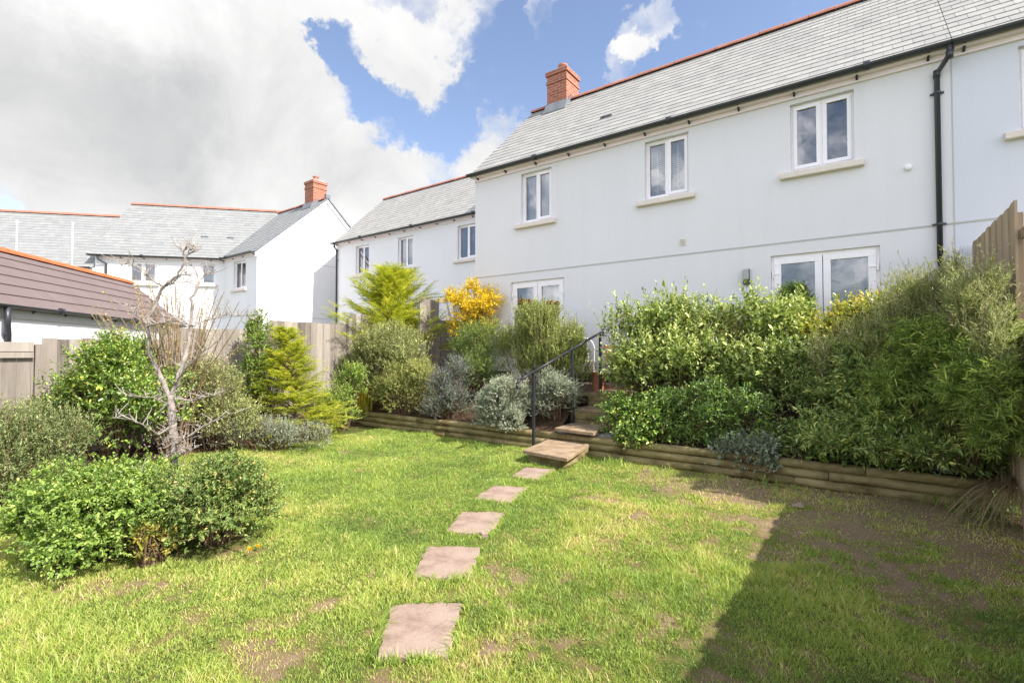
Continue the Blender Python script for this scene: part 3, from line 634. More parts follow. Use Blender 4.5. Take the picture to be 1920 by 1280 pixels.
# steps
def slab(name, quad, z0, z1, m, label, cat, group=None, seed=0, jag=0.006, sub=9, parent=None):
    r = random.Random(seed); g = G(); pts = []
    for i in range(4):
        a = Vector(quad[i]); b = Vector(quad[(i+1) % 4])
        for k in range(sub):
            t = k/sub; p = a.lerp(b, t); pts.append((p.x+r.uniform(-jag, jag), p.y+r.uniform(-jag, jag)))
    n = len(pts); cx = sum(p[0] for p in pts)/n; cy = sum(p[1] for p in pts)/n
    e = 0.975
    vs = [(x, y, z0) for x, y in pts]+[(x, y, z1-0.008) for x, y in pts]+[(cx+(x-cx)*e, cy+(y-cy)*e, z1) for x, y in pts]
    g.add(vs, [(i, (i+1) % n, n+(i+1) % n, n+i) for i in range(n)]+[(n+i, n+(i+1) % n, 2*n+(i+1) % n, 2*n+i) for i in range(n)]+[tuple(range(2*n, 3*n))])
    o = put(name, g, m, parent)
    if parent is None: tag(o, label, cat, group)
    return o
steps = [([(-4.03, 5.83), (-3.25, 5.72), (-3.47, 6.80), (-4.2, 6.80)], 0.155, 0.205, 'lowest garden step, a wide buff slab on the lawn in dappled shade'),
         ([(-4.07, 6.79), (-3.36, 6.72), (-3.45, 7.55), (-4.13, 7.6)], 0.35, 0.40, 'second garden step, a buff slab lying on the top log'),
         ([(-4.12, 7.55), (-3.40, 7.50), (-3.38, 8.05), (-4.1, 8.05)], 0.59, 0.64, 'third garden step, half hidden between the shrubs'),
         ([(-4.04, 8.16), (-3.2, 8.1), (-3.2, 8.62), (-4.04, 8.62)], 0.872, 0.905, 'topmost garden step at the foot of the tall handrail post')]
for i, (q, a, b, l) in enumerate(steps):
    o = slab('step', q, a, b, M['step'], l, 'step', 'garden steps', i)
    if i == 0:
        g = G()
        g.box(-4.0, -3.47, 5.93, 6.78, -0.05, 0.154)
        put('riser', g, M['log'], o)
for (x0, x1, y, z0, z1, lab) in ((-4.12, -3.36, 7.56, 0.33, 0.588, 'timber riser under the third garden step'), (-4.16, -3.1, 8.15, 0.56, 0.871, 'timber riser under the topmost garden step')):
    g = G(); n = 2
    for k in range(n): g.box(x0, x1, y-0.05, y+0.03, z0+(z1-z0)*k/n+0.002, z0+(z1-z0)*(k+1)/n-0.002)
    tag(put('step_riser', g, M['log'], bevel=0.012), lab, 'riser')
stones = [([(-2.426, 2.078), (-2.082, 2.367), (-1.795, 1.90), (-2.086, 1.672)], 'largest sandy stepping stone, nearest the camera'),
          ([(-2.922, 2.859), (-2.555, 3.111), (-2.279, 2.64), (-2.616, 2.416)], 'sandy stepping stone next after the nearest one'),
          ([(-3.277, 3.667), (-2.914, 3.91), (-2.703, 3.37), (-3.035, 3.201)], 'middle one of the five sandy stepping stones'),
          ([(-3.614, 4.617), (-3.227, 4.785), (-3.07, 4.20), (-3.46, 4.077)], 'sandy stepping stone second from the garden steps'),
          ([(-3.824, 5.593), (-3.43, 5.727), (-3.312, 5.135), (-3.70, 5.077)], 'smallest-looking sandy stepping stone, closest to the garden steps')]
for i, (q, l) in enumerate(stones):
    slab('stepping_stone', q[::-1], -0.03, 0.034, M['slab'], l, 'stepping stone', 'stepping stones across the lawn', 20+i, 0.016)

# handrail
hr = thing('handrail', (-4.25, 6.42, 0.05), 'black iron handrail with three posts rising beside the garden steps', 'handrail')
pa, pb = Vector((-4.28, 6.42, 1.27)), Vector((-3.95, 8.22, 1.96)); d = (pb-pa)
rail = [pa-d*0.13+Vector((0, 0, -0.13)), pa-d*0.165+Vector((0, 0, -0.10)), pa-d*0.17+Vector((0, 0, -0.03)), pa-d*0.13+Vector((0, 0, 0.0)), pa, pa+d*0.5, pb, pb+d*0.03+Vector((0, 0, -0.01)), pb+d*0.045+Vector((0, 0, -0.05)), pb+d*0.03+Vector((0, 0, -0.08))]
g = G()
for i in range(len(rail)-1): g.tube([rail[i], rail[i+1]], 0.021, 10)
put('rail', g, M['iron'], hr, smooth=True)
for t, zb in ((0.03, 0.02), (0.55, 0.4), (0.985, 0.86)):
    p = pa+d*t; g = G(); g.box(p.x-0.02, p.x+0.02, p.y-0.02, p.y+0.02, zb, p.z-0.01); put('post', g, M['iron'], hr, bevel=0.003)

# pot and chairs on the patio
pot = thing('plant_pot', (-4.06, 8.33, 0.872), 'terracotta pot standing behind the tall handrail post', 'plant pot')
g = G(); g.lathe((-4.06, 8.33, 0.872), [(0.0, 0), (0.095, 0), (0.128, 0.3), (0.145, 0.302), (0.15, 0.36), (0.135, 0.362), (0.12, 0.31), (0.0, 0.3)], 28); put('pot_body', g, M['terracotta'], pot, smooth=False)
g = G(); g.lathe((-4.06, 8.33, 1.172), [(0.0, 0), (0.118, 0.0), (0.09, 0.02), (0.0, 0.03)], 20); put('compost', g, M['soil'], pot)
def chair(x, y, z, ang, m, seatm, label, hgt=0.85, arch=True):
    c, s = math.cos(ang), math.sin(ang)
    T = lambda a, b, h: (x+c*a-s*b, y+s*a+c*b, z+h)
    t = thing('garden_chair', (x, y, z), label, 'chair', 'chairs on the patio')
    for a, b in ((-0.18, -0.18), (0.18, -0.18), (-0.18, 0.18), (0.18, 0.18)):
        g = G(); g.tube([T(a*1.1, b*1.15, 0), T(a, b, 0.44)], 0.011, 8); put('leg', g, m, t)
    g = G(); g.tube([T(0.2*math.cos(k*math.pi/8), 0.2*math.sin(k*math.pi/8), 0.44) for k in range(17)], 0.011, 8)
    for k in range(6): g.box(-0.18, 0.18, -0.17+k*0.062, -0.17+k*0.062+0.045, 0.445, 0.458, F=lambda a, b, h: T(a, b, h))
    put('seat', g, seatm, t)
    g = G()
    if arch:
        g.tube([T(-0.19, 0.18, 0.44), T(-0.2, 0.2, 0.65)]+[T(-0.2*math.cos(k*math.pi/10), 0.22, 0.68+0.2*math.sin(k*math.pi/10)) for k in range(11)]+[T(0.2, 0.2, 0.65), T(0.19, 0.18, 0.44)], 0.011, 8)
        for k in (-0.1, 0, 0.1): g.tube([T(k, 0.18, 0.45), T(k*0.6, 0.22, 0.72), T(k, 0.22, 0.86)], 0.005, 6)
    else:
        for k in (-0.18, 0.18): g.tube([T(k, 0.18, 0.44), T(k, 0.24, 0.84)], 0.012, 8)
        for h in (0.6, 0.7, 0.8): g.bar(T(-0.18, 0.225, h), T(0.18, 0.225, h), 0.012, 0.05)
    put('backrest', g, m, t)
x_, y_ = pos(1097, 9.5); chair(x_, y_, 0.99, R(200), M['white_metal'], M['white_metal'], 'white curved wire garden chair behind the green bush left of the tall handrail post')
x_, y_ = pos(1163, 9.1); chair(x_, y_-0.02, 0.9, R(60), M['red_paint'], M['twig'], 'red metal garden chair partly hidden by the leafy shrub right of the steps', arch=False)

# ------------------------------------------------------------------ fences
def fence(label, x, segs, m, t=0.02, bw=0.15, rails=True, side=1, post_h=0.0, name='fence'):
    """boards standing along the line x=const; segs: (y0, y1, zbottom, ztop)"""
    root = thing(name, (x, segs[0][0], 0), label, 'fence'); r = random.Random(int(x*7))
    for (y0, y1, zb, zt) in segs:
        g = G(); y = y0
        while y < y1-0.02:
            e = min(y+bw, y1); h = zt+r.uniform(-0.012, 0.012); o = r.uniform(0, 0.006)
            q = 0.012 if (len(g.v)//8) % 2 else 0.0; g.box(x-t/2+o-q*side, x+t/2+o-q*side, y-0.006, e+0.006, zb, h, tint=min(1, max(0, r.gauss(0.5, 0.22)))); y = e
        put('fence_panel', g, m, root)
        pw = 0.045 if side > 0 else 0.022
        g = G(); g.box(x-side*0.03-pw, x-side*0.03+pw, y0-0.05 if side > 0 else y0+0.01, y0+0.04, zb-0.1, zt-0.12 if post_h == 0 else zt+post_h, tint=r.random()); put('post', g, m, root)
        if rails:
            g = G()
            for z in (zb+0.25, zt-0.2): g.box(x-side*0.02-0.02-side*0.02, x-side*0.02+0.02-side*0.02, y0+0.05, y1-0.06, z-0.04, z+0.04, tint=0.4)
            put('rail', g, m, root)
    return root
fl = fence('weathered grey-brown board fence along the left side, stepping up towards the houses', -9.8,
           [(1.82, 3.4, -0.1, 1.80), (3.4, 5.2, 0.0, 2.03), (5.2, 7.1, 0.2, 2.24), (7.1, 8.9, 0.6, 2.5), (8.9, 12.28, 0.9, 2.5)], M['fence'])
fence('short tall fence panel behind the yellow-blossomed shrub, by the corner of the tall house', -8.75, [(8.35, 8.96, 0.6, 2.9)], M['fence'], rails=False)
# nearer panel with the visible frame
fp = thing('fence', (-9.8, 0.2, 0), 'framed fence panel with a visible top rail at the left edge of the photo', 'fence')
g = G(); y = -1.6
while y < 1.72:
    g.box(-9.82, -9.80, y+0.002, y+0.148, -0.1, 1.72, tint=min(1, max(0, random.gauss(0.55, 0.2)))); y += 0.15
put('fence_panel', g, M['fence'], fp)
g = G(); g.box(-9.795, -9.735, -1.6, 1.72, 1.52, 1.60, tint=0.6); g.box(-9.799, -9.76, -1.6, 1.72, 1.61, 1.745, tint=0.8); put('top_rail', g, M['fence'], fp)
g = G(); g.box(-9.80, -9.71, 1.73, 1.80, -0.1, 1.70, tint=0.3); put('post', g, M['fence'], fp)
fr_ = fence('tall tan board fence running from the white house towards the right edge', 1.13,
            [(6.5, 7.75, 0.3, 3.03), (7.76, 8.97, 0.8, 3.04)], M['fence_new'], side=-1)
fr2 = fence('lower board fence on the right whose shadow falls across the lawn', 1.13,
            [(-2.6, -0.8, -0.1, 1.78), (-0.8, 1.0, -0.1, 1.78), (1.0, 2.8, -0.1, 1.78), (2.8, 4.6, -0.1, 1.785), (4.6, 6.5, -0.1, 1.785)], M['fence_new'], side=-1)
tr = thing('trellis', (1.14, 6.0, 1.8), 'brown timber top rail beside the tall fence end at the right edge', 'trellis')
g = G(); g.box(1.16, 1.22, 6.05, 6.52, 2.66, 2.75, tint=0.2); put('top_rail', g, M['fence_new'], tr)
g = G(); g.box(1.17, 1.23, 6.06, 6.12, 0.2, 2.655, tint=0.5); put('post', g, M['fence_new'], tr)

exec_plants = True
# ------------------------------------------------------------------ plants
UP = np.array([0, 0, 1.0])
def nrm(a): return a/np.maximum(np.linalg.norm(a, axis=-1, keepdims=True), 1e-9)
def leaf_mesh(P, D, Nn, Ln, Wd, fold=0.25, droop=0.15):
    """P base points, D directions, Nn normals, Ln lengths, Wd widths: a folded six-point leaf each"""
    n = len(P); S = nrm(np.cross(D, Nn)); Nn = np.cross(S, D)
    Ln = Ln[:, None]; Wd = Wd[:, None]
    b = P; tip = P+D*Ln-Nn*Ln*droop
    m1 = P+D*Ln*0.33+Nn*Wd*fold; m2 = P+D*Ln*0.70+Nn*(Wd*fold-Ln*droop*0.4)
    a1 = m1+S*Wd*0.5; a2 = m2+S*Wd*0.36; c1 = m1-S*Wd*0.5; c2 = m2-S*Wd*0.36
    V = np.stack([b, a1, a2, tip, c2, c1], 1).reshape(-1, 3)
    k = np.arange(n)[:, None]*6
    Q = np.concatenate([k+np.array([[0, 1, 2, 3]]), k+np.array([[0, 3, 4, 5]])], 0)
    return V, Q
def shoots_to_leaves(R0, Dr, ln, lps, L, W, angle, r, planar=False, curve=0.0, tipsize=0.65, jitter=0.3, upn=0.7, start=0.1):
    """leaves set along straight or nodding shoots. R0 roots, Dr directions, ln lengths"""
    n = len(R0); t = (start+(1-start)*(np.arange(lps)+0.5)/lps)[None, :]+r.normal(0, 0.02, (n, lps))
    P = R0[:, None, :]+Dr[:, None, :]*(ln[:, None]*t)[..., None]
    P = P-UP*(curve*ln[:, None]*t**2)[..., None]
    dd = nrm(Dr[:, None, :]-UP*(2*curve*t)[..., None])
    A = nrm(np.cross(dd, UP+0.01)); B = np.cross(A, dd)
    if planar: ph = np.pi*(np.arange(lps) % 2)[None, :]+r.normal(0, 0.25, (n, lps))
    else: ph = 2.4*np.arange(lps)[None, :]+r.random((n, 1))*6.28+r.normal(0, 0.3, (n, lps))
    rad = A*np.cos(ph)[..., None]+B*np.sin(ph)[..., None]
    an = angle*(1-0.35*t)+r.normal(0, 0.15, (n, lps))
    D = nrm(dd*np.cos(an)[..., None]+rad*np.sin(an)[..., None]+r.normal(0, jitter*0.4, (n, lps, 3)))
    Nn = nrm(UP*upn+dd*0.5+r.normal(0, jitter, (n, lps, 3)))
    sz = (1-(1-tipsize)*t)*np.exp(r.normal(0, 0.3, (n, lps)))
    return P.reshape(-1, 3), D.reshape(-1, 3), Nn.reshape(-1, 3), (L*sz).ravel(), (W*sz).ravel(), t.ravel()
def shrub(name, label, cat, base, lobes, mleaf, shoots=600, slen=0.22, lps=9, L=0.035, W=0.016, angle=0.9, up=0.5, seed=1, fill=0.35,
          curve=0.0, stems=14, stem_m=None, group=None, tipvar=0.25, flowers=None, tall=0.0, fold=0.25, droop=0.15, tint0=0.42, tsd=0.16, planar=False, jitter=0.25, outer=1.0, stem_r=0.009, cutz=None, upn=0.7, lump=0.45):
    """lobes: (dx, dy, zc, rx, ry, rz) ellipsoids relative to the base"""
    r = np.random.default_rng(seed); bx, by, bz = base
    root = thing(name, base, label, cat, group)
    lob = np.array(lobes, float)
    if lump:   # smaller swellings on each lobe so that the outline is uneven and has hollows between
        ex = []
        for q in lob:
            for _ in range(4):
                e = r.normal(0, 1, 3); e[2] = abs(e[2]); e[1] = -abs(e[1]) if r.random() < 0.7 else e[1]; e /= np.linalg.norm(e); f = lump*(0.75+0.5*r.random())
                ex.append([*(q[:3]+e*q[3:6]*0.85), *(q[3:6]*f)])
        lob = np.vstack([lob, np.array(ex)])
    w = lob[:, 3]*lob[:, 5]; w = w/w.sum()
    k = r.choice(len(lob), shoots, p=w); l = lob[k]
    d = nrm(r.normal(0, 1, (shoots, 3))); d[:, 2] = np.where(d[:, 2] < -0.55, -d[:, 2], d[:, 2])
    rr = 1-fill*r.random(shoots)**1.6
    # uneven outline: low-frequency swelling by direction
    sw = 1+0.17*np.sin(d[:, 0]*5+seed)+0.15*np.sin(d[:, 1]*6.3+seed*2+d[:, 2]*4)+0.13*np.sin(d[:, 2]*9+seed+3*d[:, 0])+r.normal(0, 0.06, shoots)
    C = np.stack([bx+l[:, 0], by+l[:, 1], bz+l[:, 2]], 1)
    P0 = C+d*l[:, 3:6]*(rr*sw)[:, None]
    ln = slen*np.exp(r.normal(0, 0.3, shoots))
    Dr = nrm(d*outer+UP*up+r.normal(0, 0.35, (shoots, 3)))
    if tall > 0:   # some long leaders standing out of the top
        q = (d[:, 2] > 0.35) & (r.random(shoots) < 0.35); ln = np.where(q, ln*(1+tall*r.random(shoots)*2), ln)
        Dr = np.where(q[:, None], nrm(UP*1.2+d*0.35+r.normal(0, 0.2, (shoots, 3))), Dr)
    ln = np.minimum(ln, slen*1.9)
    P0 = P0-Dr*ln[:, None]*0.6
    P0[:, 2] = np.maximum(P0[:, 2], bz+0.02)
    nl = np.maximum(1, lps); P, D, Nn, Ls, Ws, t = shoots_to_leaves(P0, Dr, ln, nl, L, W, angle, r, planar, curve, jitter=jitter, upn=upn)
    sh = np.repeat(r.normal(0, tsd*0.6, shoots), nl)
    T = np.clip(tint0+sh+r.normal(0, tsd, len(P))+tipvar*(t-0.5)+np.where(r.random(len(P)) < 0.012, 0.5, 0), 0, 1)
    ok = P[:, 2] > bz-0.02 if cutz is None else P[:, 2] > cutz
    P, D, Nn, Ls, Ws, T = P[ok], D[ok], Nn[ok], Ls[ok], Ws[ok], T[ok]
    V, Q = leaf_mesh(P, D, Nn, Ls, Ws, fold, droop)
    put_np('foliage', V, Q, np.repeat(T, 6), mleaf, root)
    g = G(); rs_ = random.Random(seed)
    idx = r.choice(shoots, min(stems*3, shoots), replace=False)
    for j, i in enumerate(idx):
        e = P0[i]+Dr[i]*ln[i]*0.8; b0 = Vector((bx+rs_.uniform(-0.08, 0.08)+0.3*lob[k[i], 0], by+rs_.uniform(-0.08, 0.08)+0.3*lob[k[i], 1], bz-0.02)); e = Vector(e)
        mid = b0.lerp(e, 0.5)+Vector((rs_.uniform(-.05, .05), rs_.uniform(-.05, .05), rs_.uniform(0, .08)))
        g.tube([b0, b0.lerp(mid, 0.5)+Vector((0, 0, 0.03)), mid, mid.lerp(e, 0.5), e], [stem_r, stem_r*0.85, stem_r*0.6, stem_r*0.4, stem_r*0.2], 5, False)
    # the leafy shoots' own axes
    for i in sorted(set(range(0, shoots, max(1, shoots//350))) | set(np.nonzero(ln > slen*1.5)[0].tolist())):
        a_ = Vector(P0[i]); b_ = Vector(P0[i]+Dr[i]*ln[i]-UP*curve*ln[i]); g.tube([a_, a_.lerp(b_, 0.5)+Vector((0, 0, curve*ln[i]*0.25)), b_], [0.0028, 0.002, 0.001], 4, False)
    put('branches', g, stem_m or M['stem'], root)
    if flowers:
        fm, frac, fs, nm = flowers
        q = r.random(len(P)) < frac
        V, Q = leaf_mesh(P[q]+D[q]*Ls[q][:, None]*0.5, nrm(D[q]+r.normal(0, 0.8, (q.sum(), 3))), nrm(r.normal(0, 1, (q.sum(), 3))), np.full(q.sum(), fs)*np.exp(r.normal(0, .2, q.sum())), np.full(q.sum(), fs*0.75), 0.2, 0.0)
        put_np(nm, V, Q, np.repeat(r.random(q.sum()), 6), fm, root)
    return root
def conifer(name, label, base, h, rad, mleaf, seed=1, whorls=34, per=9, leader=0.2, lean=(0, 0), frond=0.34, fine=1.0, rise=0.15, low=0.05, power=0.75, sag=0.16):
    """feathery conifer: flat sprays of fine branchlets on limbs that shorten towards the top"""
    r = np.random.default_rng(seed); bx, by, bz = base; root = thing(name, base, label, 'conifer')
    g = G(); g.tube([(bx+lean[0]*t, by+lean[1]*t, bz+h*t) for t in np.linspace(0, 1, 8)], [0.035*(1-t)+0.004 for t in np.linspace(0, 1, 8)], 8)
    Rs, Ds, Ln = [], [], []
    for i in range(whorls):
        t = low+(1-low)*(i+r.random())/whorls
        for k in range(per):
            a = r.random()*6.28; reach = rad*(1-t)**power*(0.35+0.85*r.random())+0.07
            c = np.array([bx+lean[0]*t, by+lean[1]*t, bz+h*t]); dv = np.array([math.cos(a), math.sin(a), rise+0.7*t+r.normal(0, .12)]); dv = dv/np.linalg.norm(dv)
            g.tube([Vector(c), Vector(c+dv*reach*0.5+UP*0.02), Vector(c+dv*reach)], [0.008, 0.005, 0.002], 4, False)
            for q in range(7):
                s = 0.25+0.75*(q+r.random())/7; p = c+dv*reach*s
                side = nrm(np.cross(dv, UP))*(1 if q % 2 else -1)
                D = nrm(dv*0.8+side*0.7*(1.1-s)+UP*(0.12+r.normal(0, .1))+r.normal(0, .08, 3)); Rs.append(p); Ds.append(D); Ln.append(frond*(0.6+0.5*r.random())*(1-0.4*t))
    Rs, Ds, Ln = np.array(Rs), np.array(Ds), np.array(Ln)
    # second order: each frond carries planar branchlets, each branchlet drawn as a narrow leaf
    n = 16; t = ((np.arange(n)+0.5)/n)[None, :]; P = Rs[:, None]+Ds[:, None]*(Ln[:, None]*t)[..., None]-UP*(sag*Ln[:, None]*t**2)[..., None]
    A = nrm(np.cross(Ds, UP)+1e-6)[:, None]*np.where(np.arange(n) % 2, 1, -1)[None, :, None]
    D = nrm(Ds[:, None]*0.85+A*0.62*(1.15-t)[..., None]+r.normal(0, .1, P.shape)-UP*0.1)
    Lb = (0.36*Ln[:, None]*(1.1-0.75*t))*np.exp(r.normal(0, .15, P.shape[:2]))
    T = np.clip(0.35+0.3*t+0.15*r.normal(0, 1, (len(Rs), 1))+r.normal(0, .1, P.shape[:2]), 0, 1)
    P, D, Lb, T = P.reshape(-1, 3), D.reshape(-1, 3), Lb.ravel(), T.ravel()
    # third order: little side needles along each branchlet
    n3 = 5; t3 = ((np.arange(n3)+0.6)/n3)[None, :]; P3 = P[:, None]+D[:, None]*(Lb[:, None]*t3)[..., None]
    A3 = nrm(np.cross(D, UP)+1e-6)[:, None]*np.where(np.arange(n3) % 2, 1, -1)[None, :, None]
    D3 = nrm(D[:, None]+A3*0.6+r.normal(0, .25, P3.shape)); L3 = (Lb[:, None]*0.5*(1.2-t3)); 
    P3, D3, L3 = P3.reshape(-1, 3), D3.reshape(-1, 3), L3.ravel()
    V, Q = leaf_mesh(P3, D3, nrm(UP+r.normal(0, .4, P3.shape)), L3, np.maximum(L3*0.2, 0.0035*fine), 0.1, 0.1)
    put_np('foliage', V, Q, np.repeat(np.repeat(T, n3), 6), mleaf, root)
    put('trunk', g, M['stem'], root)
    return root
def straps(name, label, cat, base, n, L, W, m, seed=1, lean=0.6, spread=0.06, droop=0.5, kind=None, nseg=6, group=None, parent=None, up=1.0, dirbias=None):
    """arching strap leaves or coarse grass"""
    r = np.random.default_rng(seed); bx, by, bz = base
    a = r.random(n)*6.28; le = lean*r.random(n)**0.7; H = np.stack([np.cos(a)*le, np.sin(a)*le, np.full(n, up)], 1)
    if dirbias: H = H+np.array(dirbias)
    D = nrm(H); ln = L*np.exp(r.normal(0, .22, n)); P0 = np.stack([bx+r.normal(0, spread, n), by+r.normal(0, spread, n), np.full(n, bz)], 1)
    t = np.linspace(0, 1, nseg+1)[None, :, None]; C = P0[:, None]+D[:, None]*ln[:, None, None]*t
    out = D*np.array([1, 1, 0]); C = C+(out[:, None]*0.5-UP)*(droop*ln[:, None, None]*t**2.2)*0.8
    S = nrm(np.cross(D, UP)+1e-6)[:, None]; w = W*(np.sin(np.pi*np.clip(t*0.85+0.12, 0, 1))**0.7)*np.exp(r.normal(0, .15, n))[:, None, None]*0.5
    A, B = C+S*w, C-S*w; V = np.stack([A, B], 2).reshape(-1, 3); V[:, 2] = np.maximum(V[:, 2], V[:, 2].min() if cut_none else 0.01) if False else V[:, 2]
    k = np.arange(n)[:, None]*(nseg+1)*2; s = (np.arange(nseg)*2)[None, :]; b0 = (k+s).ravel(); Q = np.stack([b0, b0+1, b0+3, b0+2], 1)
    T = np.repeat(np.clip(r.normal(0.5, .2, n), 0, 1), (nseg+1)*2)
    if parent is not None: return put_np(name, V, Q, T, m, parent)
    root = thing(name, base, label, cat, group); put_np('leaves', V, Q, T, m, root); return root

LM = {}
LM['bush'] = leafmat('fresh_green_leaf', [(0.0, (0.022, 0.05, 0.012)), (0.4, (0.055, 0.11, 0.022)), (0.75, (0.10, 0.17, 0.035)), (1.0, (0.17, 0.24, 0.06))], 0.42, 0.25, 0.5, gain=2.6, kk=(1.25, 1.0, 0.95))
LM['dense'] = leafmat('dark_bush_leaf', [(0.0, (0.02, 0.045, 0.014)), (0.45, (0.045, 0.085, 0.022)), (0.8, (0.09, 0.13, 0.035)), (0.95, (0.16, 0.17, 0.06)), (1.0, (0.19, 0.15, 0.06))], 0.5, 0.2, gain=3.0, kk=(1.22, 1.0, 0.95))
LM['yellowing'] = leafmat('yellowing_leaf', [(0.0, (0.05, 0.09, 0.015)), (0.45, (0.12, 0.15, 0.03)), (0.8, (0.26, 0.25, 0.05)), (1.0, (0.34, 0.22, 0.05))], 0.5, 0.25, gain=1.5)
LM['holly'] = leafmat('glossy_leaf', [(0.0, (0.02, 0.045, 0.01)), (0.45, (0.065, 0.115, 0.02)), (0.8, (0.14, 0.20, 0.035)), (1.0, (0.30, 0.26, 0.05))], 0.28, 0.2, 0.6, gain=2.7)
LM['hedge'] = leafmat('hedge_leaf', [(0.0, (0.025, 0.04, 0.018)), (0.5, (0.07, 0.10, 0.035)), (1.0, (0.16, 0.18, 0.08))], 0.5, 0.2, gain=2.7)
LM['olive'] = leafmat('grey_green_leaf', [(0.0, (0.055, 0.08, 0.03)), (0.4, (0.13, 0.165, 0.06)), (0.7, (0.22, 0.255, 0.11)), (1.0, (0.38, 0.40, 0.22))], 0.5, 0.25, gain=2.1)
LM['olive2'] = leafmat('pale_shoot_leaf', [(0.0, (0.05, 0.08, 0.025)), (0.4, (0.12, 0.16, 0.045)), (0.7, (0.23, 0.27, 0.09)), (1.0, (0.42, 0.44, 0.22))], 0.5, 0.25, gain=2.1)
LM['silver'] = leafmat('silver_leaf', [(0.0, (0.13, 0.16, 0.11)), (0.45, (0.28, 0.32, 0.24)), (0.8, (0.42, 0.46, 0.36)), (1.0, (0.56, 0.58, 0.48))], 0.7, 0.15, 0.2, gain=1.25, kk=(1.03, 1.0, 0.92))
LM['senecio'] = leafmat('blue_grey_leaf', [(0.0, (0.14, 0.17, 0.12)), (0.5, (0.19, 0.24, 0.17)), (1.0, (0.36, 0.40, 0.31))], 0.6, 0.15, 0.2, gain=1.3, kk=(1.03, 1.0, 0.92))
LM['bronze'] = leafmat('bronze_green_leaf', [(0.0, (0.05, 0.065, 0.02)), (0.45, (0.13, 0.15, 0.045)), (0.75, (0.23, 0.22, 0.07)), (1.0, (0.34, 0.20, 0.08))], 0.5, 0.2, gain=2.7, kk=(1.0, 1.0, 0.95))
LM['gold'] = leafmat('golden_conifer', [(0.0, (0.06, 0.11, 0.015)), (0.4, (0.16, 0.23, 0.025)), (0.75, (0.31, 0.36, 0.045)), (1.0, (0.48, 0.48, 0.09))], 0.55, 0.4, gain=1.8, kk=(1.2, 1.0, 1.1))
LM['fir'] = leafmat('heath_green', [(0.0, (0.02, 0.05, 0.02)), (0.5, (0.06, 0.11, 0.03)), (0.8, (0.14, 0.19, 0.04)), (1.0, (0.24, 0.27, 0.06))], 0.55, 0.2, gain=2.7)
LM['rosemary'] = leafmat('rosemary_leaf', [(0.0, (0.02, 0.035, 0.018)), (0.5, (0.06, 0.085, 0.045)), (1.0, (0.13, 0.16, 0.09))], 0.55, 0.1, kk=(1.03, 1.0, 0.92), gain=2.8)
LM['lav'] = leafmat('lilac_flower', [(0.0, (0.25, 0.22, 0.38)), (0.5, (0.38, 0.35, 0.52)), (1.0, (0.58, 0.55, 0.68))], 0.7, 0.2, gain=1.1, kk=(1.03, 1.0, 0.92))
LM['yellow'] = leafmat('yellow_blossom', [(0.0, (0.66, 0.48, 0.005)), (0.5, (0.74, 0.62, 0.01)), (1.0, (0.78, 0.72, 0.06))], 0.6, 0.35, gain=1.0, kk=(1.1, 1, 1))
LM['large'] = leafmat('large_light_leaf', [(0.0, (0.04, 0.075, 0.025)), (0.4, (0.11, 0.17, 0.06)), (0.75, (0.23, 0.30, 0.13)), (1.0, (0.38, 0.43, 0.24))], 0.38, 0.25, 0.5, gain=2.1, kk=(1.15, 1.0, 0.72))
LM['varieg'] = leafmat('yellow_green_leaf', [(0.0, (0.04, 0.07, 0.012)), (0.4, (0.13, 0.18, 0.03)), (0.7, (0.28, 0.30, 0.05)), (0.92, (0.34, 0.34, 0.10)), (1.0, (0.36, 0.27, 0.09))], 0.35, 0.25, 0.5, gain=2.0)
LM['ivy'] = leafmat('ivy_leaf', [(0.0, (0.015, 0.035, 0.012)), (0.5, (0.045, 0.09, 0.02)), (0.85, (0.10, 0.17, 0.03)), (1.0, (0.2, 0.24, 0.05))], 0.3, 0.15, 0.6, gain=2.7)
LM['laurel'] = leafmat('dark_lance_leaf', [(0.0, (0.018, 0.035, 0.014)), (0.5, (0.055, 0.09, 0.03)), (0.85, (0.11, 0.155, 0.055)), (1.0, (0.2, 0.22, 0.08))], 0.35, 0.2, 0.5, gain=3.4, kk=(1.15, 1.0, 0.8))
LM['willow'] = leafmat('willowy_leaf', [(0.0, (0.06, 0.08, 0.03)), (0.4, (0.16, 0.19, 0.07)), (0.75, (0.29, 0.31, 0.14)), (1.0, (0.46, 0.46, 0.28))], 0.5, 0.25, gain=1.9, kk=(1.04, 1.0, 1.0))
LM['bamboo'] = leafmat('narrow_dark_leaf', [(0.0, (0.03, 0.05, 0.015)), (0.5, (0.09, 0.13, 0.035)), (0.85, (0.18, 0.22, 0.06)), (1.0, (0.30, 0.32, 0.12))], 0.42, 0.25, gain=2.8, kk=(1.0, 1.0, 0.9))
LM['flax'] = leafmat('flax_leaf', [(0.0, (0.16, 0.20, 0.02)), (0.5, (0.34, 0.36, 0.04)), (0.8, (0.5, 0.32, 0.06)), (1.0, (0.5, 0.16, 0.04))], 0.4, 0.3, gain=1.3)
LM['lily'] = leafmat('lime_strap_leaf', [(0.0, (0.09, 0.16, 0.02)), (0.5, (0.20, 0.30, 0.03)), (1.0, (0.38, 0.42, 0.06))], 0.4, 0.35, gain=1.5)
LM['longgrass'] = leafmat('long_grass', [(0.0, (0.035, 0.07, 0.015)), (0.5, (0.09, 0.15, 0.03)), (1.0, (0.22, 0.27, 0.08))], 0.5, 0.3, gain=2.7)
LM['straw'] = leafmat('dry_straw', [(0.0, (0.18, 0.12, 0.07)), (0.5, (0.32, 0.24, 0.15)), (1.0, (0.48, 0.38, 0.26))], 0.7, 0.2, gain=1.0, kk=(1.0, 1.0, 0.85))
